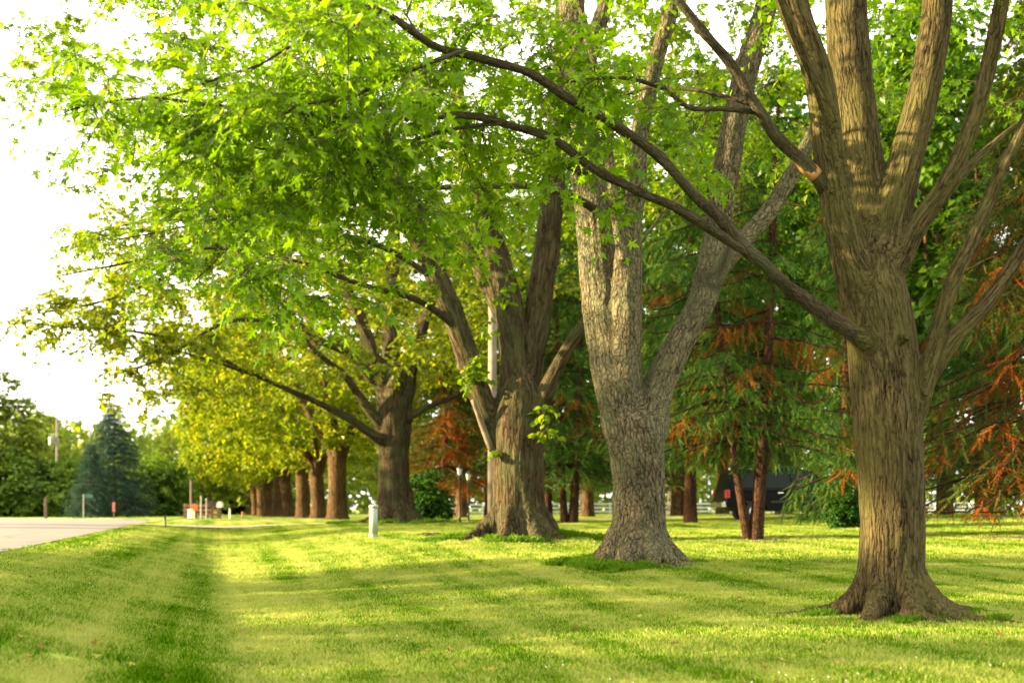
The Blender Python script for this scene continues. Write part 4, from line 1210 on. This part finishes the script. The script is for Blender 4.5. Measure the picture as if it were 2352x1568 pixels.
# pale green marker post
def marker_post():
    y = 33.0; b = ground_point(858, y)
    t = thing('marker_post', 'pale green round utility marker post with orange sticker and domed cap', 'post', b)
    bm = bmesh.new(); bm_lathe(bm, [(.112, .10), (.112, .84)], 24); part('tube', bm, M_GREENISH, t, True)
    bm = bmesh.new(); bm_lathe(bm, [(.124, .835), (.126, .87), (.118, .895), (.07, .912), (.01, .916)], 24); part('cap', bm, M_GREENISH, t, True)
    bm = bmesh.new(); bm_lathe(bm, [(.123, -.08), (.123, .10), (.116, .125), (.113, .13)], 24); part('base_ring', bm, M_GREENDARK, t, True)
    bm = bmesh.new()
    for z0, z1 in ((.52, .66), (.70, .735)):
        vs = [[bm.verts.new((.1145 * math.cos(a), .1145 * math.sin(a), z)) for a in np.linspace(math.pi * .96, math.pi * 1.18, 6)] for z in (z0, z1)]
        for k in range(5): bm.faces.new((vs[0][k], vs[0][k + 1], vs[1][k + 1], vs[1][k]))
    s = part('sticker', bm, M_ORANGE, t); s['label'] = 'orange warning sticker'
marker_post()

def utility_pole(px, y, h, r, label, transformer=False):
    b = ground_point(px, y)
    t = thing('utility_pole', label, 'pole', b)
    bm = bmesh.new(); bm_cyl(bm, (0, 0, -.2), (0, 0, h), r, r * .72, 14); part('pole', bm, M_POLE, t, True)
    if transformer:
        bm = bmesh.new(); bm_lathe(bm, [(.02, h - 2.75), (.26, h - 2.72), (.28, h - 2.6), (.28, h - 1.95), (.24, h - 1.86), (.05, h - 1.82)], 16, (-.52, 0, 0)); part('transformer', bm, M_GALV, t, True)
        bm = bmesh.new(); bm_cyl(bm, (-.52, 0, h - 1.85), (-.52, 0, h - 1.55), .035, .03, 8); bm_box(bm, (-.2, 0, h - 2.1), (.3, .06, .08)); part('bracket', bm, M_GALV, t)
    bm = bmesh.new(); bm_cyl(bm, (0, -r * .6, h - .4), (0, -r * .6 - .12, h - .4), .03, .03, 8); bm_cyl(bm, (0, 0, h), (0, 0, h + .18), .03, .02, 8); part('insulator', bm, M_GALV, t)
utility_pole(131, 120, 9.6, .14, 'distant utility pole with grey transformer above the roadside bushes', True)
utility_pole(1131, 37, 8.6, .155, 'weathered wooden utility pole close behind the fluted maple')

def lamp_post(px, y, h, label):
    b = ground_point(px, y)
    t = thing('lamp_post', label, 'lamp post', b, group='black garden lamp posts')
    bm = bmesh.new(); bm_lathe(bm, [(.085, -.08), (.085, .06), (.05, .1), (.042, .4), (.036, h - .42), (.06, h - .40), (.06, h - .36), (.045, h - .34)], 14); part('post', bm, M_BLACK, t, True)
    ln = None
    bm = bmesh.new()
    for k in range(6):
        a = k / 6 * 2 * math.pi
        bm_cyl(bm, (.075 * math.cos(a), .075 * math.sin(a), h - .34), (.115 * math.cos(a), .115 * math.sin(a), h - .09), .008, .008, 5)
    fr = part('lantern_frame', bm, M_BLACK, t)
    bm = bmesh.new(); bm_lathe(bm, [(.068, h - .335), (.106, h - .095)], 6); part('glass', bm, M_LANT, fr)
    bm = bmesh.new(); bm_lathe(bm, [(.135, h - .09), (.125, h - .07), (.05, h - .01), (.02, h), (.02, h + .04), (.005, h + .06)], 12); part('cap', bm, M_BLACK, fr, True)
lamp_post(1056, 49, 2.28, 'taller black lamp post with lantern, left of the pair near the rusty spruce')
lamp_post(1076, 53, 2.15, 'slightly shorter black lamp post, right of the pair near the rusty spruce')

def white_fence():
    y = 112.0; px0, px1, step = 1010, 2330, 1.93
    x0, x1 = (px0 - CENTRE_X) / LENS_F * y, (px1 - CENTRE_X) / LENS_F * y
    xs = np.arange(x0, x1, step)
    t = thing('rail_fence', 'long white three rail fence across the back of the lawn', 'fence', (xs[0], y, tz(xs[0], y)))
    bm = bmesh.new(); bm_box(bm, (0, 0, .5), (.13, .13, 1.12), bevel=.01); bm_box(bm, (0, 0, 1.075), (.17, .17, .04))
    post = part('post', bm, M_WHITE, t)
    bm = bmesh.new(); bm_box(bm, (step / 2, -.05, 0), (step - .004, .04, .14), bevel=.006)
    rail = part('rail', bm, M_WHITE, t)
    fp = fr = True
    for k, x in enumerate(xs):
        z = tz(x, y) - tz(xs[0], y)
        o = post if fp else post.copy()
        if not fp: COL.objects.link(o); o.parent = t
        fp = False
        o.location = (x - xs[0], 0, z)
        if k == len(xs) - 1: break
        z2 = tz(xs[k + 1], y) - tz(xs[0], y)
        for hz in (.28, .62, .96):
            o = rail if fr else rail.copy()
            if not fr: COL.objects.link(o); o.parent = t
            fr = False
            o.location = (x - xs[0], 0, z + hz)
            o.rotation_euler = (0, -math.atan2(z2 - z, step), 0)
white_fence()

def truck():
    y = 45.0; px = 1812
    b = ground_point(px, y)
    t = thing('parked_truck', 'black enclosed sport utility truck parked side on behind the spruces, facing right', 'truck', b, R(4))
    L = 5.15; W = 1.0
    # outline of the body from the side (x to the front, z up), lower body
    low = [(-2.52, .52), (-2.58, .62), (-2.56, 1.02), (-2.48, 1.10), (1.30, 1.12), (2.30, 1.04), (2.52, .92), (2.57, .62), (2.50, .42), (2.10, .36)]
    arch = lambda cx: [(cx + .46 * math.cos(a), .36 + .46 * math.sin(a)) for a in np.linspace(0, math.pi, 9)]
    low += arch(1.62) + [(1.10, .36), (-1.0, .36)] + arch(-1.52) + [(-2.05, .40)]
    bm = bmesh.new()
    def extr(poly, w0, w1=None, zc=None):
        a = [bm.verts.new((x, -w0 if w1 is None else -(w0 + (w1 - w0) * (z - zc[0]) / (zc[1] - zc[0])), z)) for x, z in poly]
        c = [bm.verts.new((x, w0 if w1 is None else (w0 + (w1 - w0) * (z - zc[0]) / (zc[1] - zc[0])), z)) for x, z in poly]
        bm.faces.new(a); bm.faces.new(c[::-1])
        for k in range(len(poly)): bm.faces.new((a[k], c[k], c[(k + 1) % len(poly)], a[(k + 1) % len(poly)]))
    extr(low, W)
    bmesh.ops.recalc_face_normals(bm, faces=bm.faces)
    bmesh.ops.bevel(bm, geom=[e for e in bm.edges if abs(e.verts[0].co.y - e.verts[1].co.y) < .01 and abs(abs(e.verts[0].co.y) - W) < .01 and min(e.verts[0].co.z, e.verts[1].co.z) > .5], offset=.05, segments=3, affect='EDGES')
    part('body', bm, M_PAINT, t)
    bm = bmesh.new()
    cab = [(-2.50, 1.09), (-2.34, 1.74), (-2.22, 1.84), (-.2, 1.90), (.42, 1.86), (.62, 1.78), (1.34, 1.11)]
    extr(cab, .985, .80, (1.1, 1.9))
    part('cabin', bm, M_PAINT, t)
    def pane(poly):
        q = bmesh.new()
        for sgn in (-1, 1):
            f = []
            for x, z in poly:
                w_ = .985 + (.80 - .985) * (z - 1.1) / .8 + .006
                f.append(q.verts.new((x, sgn * w_, z)))
            q.faces.new(f if sgn < 0 else f[::-1])
        o = part('window', q, M_GLASS, t)
        return o
    pane([(-2.28, 1.2), (-2.17, 1.72), (-1.36, 1.76), (-1.34, 1.2)])
    pane([(-1.24, 1.2), (-1.25, 1.76), (-.28, 1.80), (-.22, 1.2)])
    pane([(-.12, 1.2), (-.18, 1.80), (.36, 1.77), (.56, 1.70), (.98, 1.2)])
    bm = bmesh.new(); q = [(.66, 1.765), (1.30, 1.155)]
    vs = [bm.verts.new((x + .012, s_ * (w_ - .05), z + .012)) for (x, z), w_, s_ in ((q[0], .83, -1), (q[0], .83, 1), (q[1], .97, 1), (q[1], .97, -1))]
    bm.faces.new(vs); part('windscreen', bm, M_GLASS, t)
    for cx in (-1.52, 1.62):
        for sy in (-1, 1):
            bm = bmesh.new()
            prof = [(.20, -.11), (.33, -.12), (.37, -.09), (.38, 0), (.37, .09), (.33, .12), (.20, .11)]
            rings = [[bm.verts.new((r_ * math.cos(a), yy, r_ * math.sin(a))) for a in np.linspace(0, 2 * math.pi, 24, endpoint=False)] for r_, yy in prof]
            for p0, p1 in zip(rings, rings[1:]):
                for k in range(24): bm.faces.new((p0[k], p0[(k + 1) % 24], p1[(k + 1) % 24], p1[k]))
            wv = bpy.data.objects.new('wheel', None); COL.objects.link(wv); wv.parent = t; wv.location = (cx, sy * .86, .375)
            part('tyre', bm, M_RUBBER, wv, True)
            bm = bmesh.new(); bm_cyl(bm, (0, -.08, 0), (0, .08, 0), .2, .2, 20); bm_cyl(bm, (0, -.1, 0), (0, .1, 0), .06, .06, 10)
            for k in range(5):
                a = k / 5 * 2 * math.pi
                bm_box(bm, (.115 * math.cos(a), sy * .088, .115 * math.sin(a)), (.15, .02, .05), Matrix.Rotation(-a, 3, 'Y'))
            part('rim', bm, M_CHROME, wv)
    for sy in (-1, 1):
        bm = bmesh.new(); bm_box(bm, (-2.50, sy * .93, .98), (.16, .16, .30), bevel=.02); part('taillight', bm, M_RED, t)
        bm = bmesh.new(); bm_box(bm, (2.44, sy * .80, .80), (.20, .30, .16), bevel=.03); part('headlight', bm, M_LANT, t)
        bm = bmesh.new(); bm_box(bm, (.86, sy * 1.09, 1.22), (.14, .2, .18), bevel=.03); part('side_mirror', bm, M_CHROME, t)
        bm = bmesh.new(); bm_cyl(bm, (-2.0, sy * .68, 1.95), (.1, sy * .68, 1.97), .022, .022, 8)
        for x in (-1.9, -1.0, 0): bm_box(bm, (x, sy * .68, 1.91), (.08, .04, .09))
        part('roof_rail', bm, M_BLACK, t)
        for x in (-.35, .72):
            bm = bmesh.new(); bm_box(bm, (x - .25, sy * 1.01, 1.02), (.2, .035, .035), bevel=.008); part('door_handle', bm, M_CHROME, t)
        bm = bmesh.new(); bm_box(bm, (.1, sy * 1.005, .70), (2.1, .03, .06), bevel=.01); part('side_moulding', bm, M_BLACK, t)
    bm = bmesh.new(); bm_box(bm, (-2.60, 0, .60), (.18, 1.9, .22), bevel=.04); part('bumper', bm, M_CHROME, t)
    bm = bmesh.new(); bm_box(bm, (2.56, 0, .56), (.18, 1.9, .24), bevel=.04); part('bumper', bm, M_CHROME, t)
    bm = bmesh.new()
    for k in range(5): bm_box(bm, (2.56, 0, .74 + k * .045), (.03, 1.1, .02))
    part('grille', bm, M_CHROME, t)
truck()

def simple_post(name, px, y, h, r, mat, label, cat='post', square=False, extra=None, lean=0):
    b = ground_point(px, y)
    t = thing(name, label, cat, b)
    bm = bmesh.new()
    if square: bm_box(bm, (0, 0, h / 2 - .1), (r * 2, r * 2, h + .2), bevel=r * .15)
    else: bm_cyl(bm, (0, 0, -.1), (lean, 0, h), r, r * .9, 10)
    part('shaft', bm, mat, t)
    if extra: extra(t, h)
    return t
def stake_top(t, h):
    bm = bmesh.new(); bm_lathe(bm, [(.05, h), (.045, h + .03), (.01, h + .06)], 8); part('tip', bm, M_BROWN, t)
simple_post('wooden_stake', 105, 86, 1.42, .09, M_BROWN, 'brown wooden stake on the far verge of the road', square=True, extra=stake_top)
def reflector(t, h):
    bm = bmesh.new(); bm_box(bm, (0, -.03, h - .08), (.07, .012, .12), bevel=.004); part('reflector', bm, M_BLACK, t)
simple_post('roadside_stake', 380, 44.5, .52, .028, M_BLACK, 'thin dark metal stake at the mouth of the gravel driveway', extra=reflector)
def red_board(t, h):
    bm = bmesh.new(); bm_box(bm, (0, -.06, h - .4), (.2, .03, .7), bevel=.01); part('board', bm, M_PINK, t)
simple_post('marker_board', 262, 90, 1.2, .035, M_BROWN, 'narrow faded red marker board before the blue spruce', 'sign', extra=red_board)
def name_plate(t, h):
    bm = bmesh.new(); bm_box(bm, (.30, 0, h - .12), (.75, .025, .26), bevel=.01); part('plate', bm, M_SIGNGREEN, t)
simple_post('street_sign', 192, 89, 1.7, .035, M_GALV, 'small green street sign left of the blue spruce foot', 'sign', extra=name_plate)
def white_plates(t, h):
    bm = bmesh.new(); bm_box(bm, (0, -.05, h - .4), (.7, .03, .55), bevel=.02); bm_box(bm, (0, -.05, h - 1.05), (.62, .03, .5), bevel=.02); part('plate', bm, M_WHITE, t)
simple_post('road_sign', 1334, 106, 2.55, .05, M_GALV, 'white double plate road sign by the white fence', 'sign', extra=white_plates)

def mailbox(px, y, h, mat, label):
    b = ground_point(px, y)
    t = thing('mailbox', label, 'mailbox', b, group='mailboxes by the lane')
    bm = bmesh.new(); bm_box(bm, (0, 0, h / 2 - .1), (.12, .12, h + .2), bevel=.01); part('post', bm, M_BROWN, t)
    bm = bmesh.new()
    prof = [(-.19, 0), (-.19, .22)] + [(-.19 * math.cos(a), .22 + .19 * math.sin(a)) for a in np.linspace(.3, math.pi - .3, 7)] + [(.19, .22), (.19, 0)]
    a = [bm.verts.new((x, -.3, h + z)) for x, z in prof]; c = [bm.verts.new((x, .3, h + z)) for x, z in prof]
    bm.faces.new(a); bm.faces.new(c[::-1])
    for k in range(len(prof)): bm.faces.new((a[k], c[k], c[(k + 1) % len(prof)], a[(k + 1) % len(prof)]))
    part('box', bm, mat, t)
    bm = bmesh.new(); bm_box(bm, (.2, -.1, h + .3), (.015, .06, .2)); part('flag', bm, M_ORANGE, t)
mailbox(487, 84, .85, M_BLACK, 'dark grey mailbox on a post right of the wooden rail fence')
mailbox(506, 86, .80, M_WHITE, 'white mailbox on a post, rightmost of the two by the lane')
def red_rail_fence():
    y = 92; b = ground_point(424, y)
    t = thing('plank_fence', 'short reddish brown plank fence by the mailboxes', 'fence', b)
    for k in range(4):
        bm = bmesh.new(); bm_box(bm, (k * .82 + .02, .05, .5), (.14, .14, 1.2), bevel=.01); part('post', bm, M_RAIL, t)
    for hz in (.25, .58, .92):
        bm = bmesh.new(); bm_box(bm, (1.23, -.045, hz), (2.6, .04, .2), bevel=.01); part('plank', bm, M_RAIL, t)
red_rail_fence()
def orange_panel(t, h):
    bm = bmesh.new(); bm_box(bm, (0, -.05, h - .25), (.55, .03, .42), bevel=.01); part('panel', bm, M_ORANGE, t)
simple_post('warning_sign', 446, 90, 1.05, .04, M_WHITE, 'small orange warning sign in front of the plank fence', 'sign', extra=orange_panel)
def box_lid(t, h):
    bm = bmesh.new(); bm_box(bm, (0, 0, h + .02), (.42, .36, .05), bevel=.01); part('lid', bm, M_WHITE, t)
simple_post('utility_box', 438, 87, .62, .17, M_WHITE, 'white utility box standing before the plank fence', 'box', square=True, extra=box_lid)
def cap_(t, h):
    bm = bmesh.new(); bm_box(bm, (0, 0, h + .02), (.34, .34, .06), bevel=.01); part('cap', bm, M_BROWN, t)
simple_post('brown_pole', 440, 94, 2.9, .13, M_BROWN, 'thick brown wooden pole rising behind the plank fence', 'pole', extra=cap_)
def collar(t, h):
    bm = bmesh.new(); bm_lathe(bm, [(.055, h - .05), (.06, h + .02), (.02, h + .05)], 8); part('cap', bm, M_GALV, t)
simple_post('metal_post', 462, 82, 1.5, .05, M_GALV, 'taller thin grey post between the orange sign and the mailboxes', extra=collar)
simple_post('metal_post', 474, 83, 1.35, .04, M_GALV, 'shorter thin grey post just left of the dark mailbox', extra=collar)
simple_post('white_marker', 528, 92, .75, .06, M_WHITE, 'small white marker stick before the round bush', extra=collar)
def tiptop(t, h):
    bm = bmesh.new(); bm_lathe(bm, [(.11, 0.0), (.06, .12)], 10); part('foot', bm, M_BLACK, t)
simple_post('orange_marker', 557, 90, .5, .06, M_ORANGE, 'tiny orange marker near the far end of the maple row', extra=tiptop)

def stump():
    y = 32.5; b = ground_point(993, y)
    rng = np.random.default_rng(9)
    t = thing('tree_stump', 'flat rotten stump with splayed roots in the lawn', 'stump', b)
    limbs = [smooth_path([b + [0, 0, -.1], b + [0, 0, .04], b + [.01, 0, .10]], [.30, .24, .18], .03)]
    for a, L in ((.1, .75), (.9, .4), (2.2, .45), (3.0, .6), (4.1, .4), (5.3, .5)):
        d = np.array([math.cos(a), math.sin(a), 0])
        e = b + d * L; e[2] = tz(e[0], e[1]) - .02
        limbs.append(smooth_path([b + d * .1 + [0, 0, .06], b + d * L * .6 + [0, 0, .035], e], [.09, .06, .025], .05))
    link_mesh('wood', trunk_mesh('wood', limbs, b, .02, .02, 4, .4, 12, 1), M_BARK_C, t)
stump()

# needle litter under the spruces
def litter(px, y, rx, ry, lab):
    c = ground_point(px, y)
    n = 28
    V = [(c[0], c[1], c[2] + .05)]
    for ring, f in ((1, .6), (2, 1.0)):
        for k in range(n):
            a = k / n * 2 * math.pi
            w_ = f * (.8 + .4 * vnoise(np.array([[a * 1.3, px, 0]]))[0])
            x, yy = c[0] + rx * w_ * math.cos(a), c[1] + ry * w_ * math.sin(a)
            V.append((x, yy, tz(x, yy) + (.05 if ring == 1 else -.03)))
    F = [(0, 1 + k, 1 + (k + 1) % n) for k in range(n)]
    F2 = [(1 + k, 1 + n + k, 1 + n + (k + 1) % n, 1 + (k + 1) % n) for k in range(n)]
    F += [f[:3] for f in F2] + [(f[0], f[2], f[3]) for f in F2]
    tag(link_mesh('needle_litter', np_mesh('needle_litter', np.array(V), np.array(F)), M_MULCH), lab, kind='structure')
litter(1745, 27.5, 1.7, 1.3, 'rusty needle litter round the twin trunk spruce')
litter(1935, 34, 2.3, 1.1, 'rusty needle litter under the drooping spruce')
litter(2385, 27, 2.4, 1.3, 'dark needle litter under the rusty spruce')

# ------------------------------------------------------------------ grass
def blade_patch(name, n, size, h0, h1, w, seed, lean=.5):
    rng = np.random.default_rng(seed)
    x, y = rng.uniform(-size / 2, size / 2, (2, n))
    h = rng.uniform(h0, h1, n) * (.7 + .6 * vnoise(np.stack([x * 6, y * 6, np.full(n, seed * 1.0)], -1)))
    a = rng.uniform(0, 2 * np.pi, n); b = rng.uniform(0, 2 * np.pi, n)
    l = lean * rng.uniform(.2, 1.2, n) * h
    wx, wy = np.cos(a) * w * rng.uniform(.6, 1.3, n), np.sin(a) * w * rng.uniform(.6, 1.3, n)
    lx, ly = np.cos(b) * l, np.sin(b) * l
    zero = np.full(n, -.01)
    V = np.stack([np.stack([x - wx, y - wy, zero], -1), np.stack([x + wx, y + wy, zero], -1),
                  np.stack([x + lx * .35 + wx * .7, y + ly * .35 + wy * .7, h * .6], -1), np.stack([x + lx, y + ly, h], -1)], 1)
    F = np.concatenate([np.stack([np.arange(n) * 4, np.arange(n) * 4 + 1, np.arange(n) * 4 + 2], -1), np.stack([np.arange(n) * 4, np.arange(n) * 4 + 2, np.arange(n) * 4 + 3], -1)])
    return np_mesh(name, V.reshape(-1, 3), F, False)

def grass_field(name, label, pts, rot, scl, patches, seed, mat):
    coll = bpy.data.collections.new(name + '_patches')
    for k, me in enumerate(patches):
        me.materials.append(mat)
        coll.objects.link(bpy.data.objects.new('%s_patch' % name, me))
    me = bpy.data.meshes.new(name)
    me.vertices.add(len(pts)); me.vertices.foreach_set('co', pts.astype(np.float32).ravel())
    me.attributes.new('rot', 'FLOAT_VECTOR', 'POINT').data.foreach_set('vector', rot.astype(np.float32).ravel())
    me.attributes.new('scl', 'FLOAT', 'POINT').data.foreach_set('value', scl.astype(np.float32))
    me.update()
    o = link_mesh(name, me)
    ng = bpy.data.node_groups.new(name + '_nodes', 'GeometryNodeTree')
    ng.interface.new_socket('Geometry', in_out='INPUT', socket_type='NodeSocketGeometry')
    ng.interface.new_socket('Geometry', in_out='OUTPUT', socket_type='NodeSocketGeometry')
    gi_, go_ = ng.nodes.new('NodeGroupInput'), ng.nodes.new('NodeGroupOutput')
    ip = ng.nodes.new('GeometryNodeInstanceOnPoints')
    ci = ng.nodes.new('GeometryNodeCollectionInfo'); ci.inputs[0].default_value = coll; ci.inputs[1].default_value = True; ci.inputs[2].default_value = True
    ip.inputs['Pick Instance'].default_value = True
    ra = ng.nodes.new('GeometryNodeInputNamedAttribute'); ra.data_type = 'FLOAT_VECTOR'; ra.inputs[0].default_value = 'rot'
    er = ng.nodes.new('FunctionNodeEulerToRotation')
    sa = ng.nodes.new('GeometryNodeInputNamedAttribute'); sa.data_type = 'FLOAT'; sa.inputs[0].default_value = 'scl'
    l = ng.links
    l.new(gi_.outputs[0], ip.inputs['Points']); l.new(ci.outputs[0], ip.inputs['Instance'])
    l.new(ra.outputs[0], er.inputs[0]); l.new(er.outputs[0], ip.inputs['Rotation']); l.new(sa.outputs[0], ip.inputs['Scale'])
    l.new(ip.outputs[0], go_.inputs[0])
    o.modifiers.new('grass', 'NODES').node_group = ng
    return tag(o, label, kind='stuff')

def slope_euler(x, y, rz):
    e = .2
    gx_ = (terrain(x + e, y) - terrain(x - e, y)) / (2 * e); gy_ = (terrain(x, y + e) - terrain(x, y - e)) / (2 * e)
    out = np.zeros((len(x), 3))
    for i in range(len(x)):
        q = Vector((-gx_[i], -gy_[i], 1)).to_track_quat('Z', 'Y').to_matrix() @ Matrix.Rotation(rz[i], 3, 'Z') if False else Vector((0, 0, 1)).rotation_difference(Vector((-gx_[i], -gy_[i], 1))).to_matrix() @ Matrix.Rotation(rz[i], 3, 'Z')
        out[i] = q.to_euler()
    return out

def build_grass():
    rng = np.random.default_rng(77)
    for zone, (ya, yb, st, n, h, w) in {'near': (6.5, 21, .44, 1350, (.024, .050), .0030), 'far': (21, 60, .80, 1500, (.045, .075), .0060)}.items():
        ys = np.arange(ya, yb, st)
        pts = []
        for y in ys:
            hx = .47 * y + 1.2
            xs = np.arange(-hx, hx, st)
            pts.append(np.stack([xs + rng.uniform(-.35, .35, len(xs)) * st, y + rng.uniform(-.35, .35, len(xs)) * st], -1))
        pts = np.vstack(pts)
        x, y = pts[:, 0], pts[:, 1]
        keep = ~on_paving(x, y, st * 1.02)
        x, y = x[keep], y[keep]
        rot = slope_euler(x, y, rng.uniform(0, 6.28, len(x)))
        sc = rng.uniform(.85, 1.15, len(x))
        patches = [blade_patch('turf', n, st * 1.45, h[0], h[1], w, 5 + k) for k in range(4)]
        grass_field('grass', 'short mown grass blades on the near lawn' if zone == 'near' else 'short mown grass blades on the farther lawn', np.stack([x, y, terrain(x, y)], -1), rot, sc, patches, 3, M_BLADE)
    n = 26000                                             # small patches that feather the lawn along the paving
    y = rng.uniform(14, 58, n); x = rng.uniform(-.47, .3, n) * y
    ok = ~on_paving(x, y, .07) & on_paving(x, y, 1.05)
    x, y = x[ok], y[ok]
    grass_field('edge_grass', 'ragged grass edge beside the road and the gravel driveway', np.stack([x, y, terrain(x, y)], -1), slope_euler(x, y, rng.uniform(0, 6.28, len(x))), rng.uniform(.7, 1.2, len(x)),
                [blade_patch('edge', 110, .30, .02, .05, .0045, 30 + k, .7) for k in range(3)], 5, M_BLADE)
    # taller unmown tufts round the trunk feet and here and there
    P_, Rr, Ss = [], [], []
    for k, (px, d) in HERO.items():
        bx = (px - CENTRE_X) / LENS_F * d
        n, r0, r1, sc_ = {'t1': (34, .60, .95, .45), 't2': (85, .70, 1.35, .75), 't3': (200, 1.0, 1.9, .9), 't4': (140, 1.1, 2.2, 1.0)}[k]
        a = rng.uniform(0, 6.28, n * 3); r = r0 + (r1 - r0) * rng.uniform(0, 1, n * 3) ** 1.5 * (.35 + 1.3 * vnoise(np.stack([np.cos(a) * 2 + bx, np.sin(a) * 2, a * 0], -1)))
        g_ = np.argsort(-vnoise(np.stack([np.cos(a) * 3 + d, np.sin(a) * 3, r * 2], -1)) + rng.uniform(0, .25, n * 3))[:n]
        a, r = a[g_], r[g_]
        P_.append(np.stack([bx + r * np.cos(a), d + r * np.sin(a)], -1)); Ss.append(rng.uniform(.5, 1.3, n) * sc_)
    q = np.vstack(P_); sc = np.concatenate(Ss)
    x, y = q[:, 0], q[:, 1]
    grass_field('tall_grass', 'taller uncut grass tufts round the trunk feet', np.stack([x, y, terrain(x, y)], -1), slope_euler(x, y, rng.uniform(0, 6.28, len(x))), sc,
                [blade_patch('tuft', 260, .30, .07, .17, .0022, 50 + k, .9) for k in range(3)], 4, leaf_mat('tuft_blades', (.075, .165, .004), (.09, .19, .004), (.15, .24, .01), .4))
    # a few fallen leaves and bits of twig
    n = 260
    y = 8 + 22 * rng.uniform(0, 1, n) ** 1.3; x = rng.uniform(-.42, .42, n) * y
    ok = ~on_paving(x, y); x, y = x[ok], y[ok]; n = len(x)
    pos = np.stack([x, y, terrain(x, y) + .045], -1)
    td = norm(rng.normal(0, 1, (n, 3)) * [1, 1, .25]); up = norm(rng.normal(0, .35, (n, 3)) + [0, 0, 1])
    tag(link_mesh('fallen_leaves', scatter(LEAF_MID, pos, td, up, rng.uniform(.05, .10, n), rng.uniform(0, 1, n), 'fallen_leaves'), leaf_mat('fallen_leaf', (.10, .055, .02), (.22, .15, .04), (.26, .27, .05), .2)), 'a few fallen brown and yellow leaves on the lawn', kind='stuff')
    # white clover heads
    n = 90
    y = 8 + 14 * rng.uniform(0, 1, n) ** 1.5; x = rng.uniform(-.42, .42, n) * y
    cl = vnoise(np.stack([x * .8, y * .8, 0 * x + 2], -1)) > .52
    ok = (~on_paving(x, y)) & cl
    x, y = x[ok], y[ok]
    tv = np.array([(1, 0, 0), (-.5, .87, 0), (-.5, -.87, 0), (0, 0, 1.2), (0, 0, -.8)]) * .0075
    tf = np.array([(0, 1, 3), (1, 2, 3), (2, 0, 3), (1, 0, 4), (2, 1, 4), (0, 2, 4)])
    pos = np.stack([x, y, terrain(x, y) + .055], -1)
    V = (pos[:, None] + tv[None]).reshape(-1, 3); F = (tf[None] + (np.arange(len(x)) * 5)[:, None, None]).reshape(-1, 3)
    tag(link_mesh('clover_flowers', np_mesh('clover_flowers', V, F), M_WHITE), 'scattered white clover heads in the near grass', kind='stuff')
build_grass()
print('TRIS', sum(len(o.data.polygons) for o in bpy.data.objects if o.type == 'MESH'))
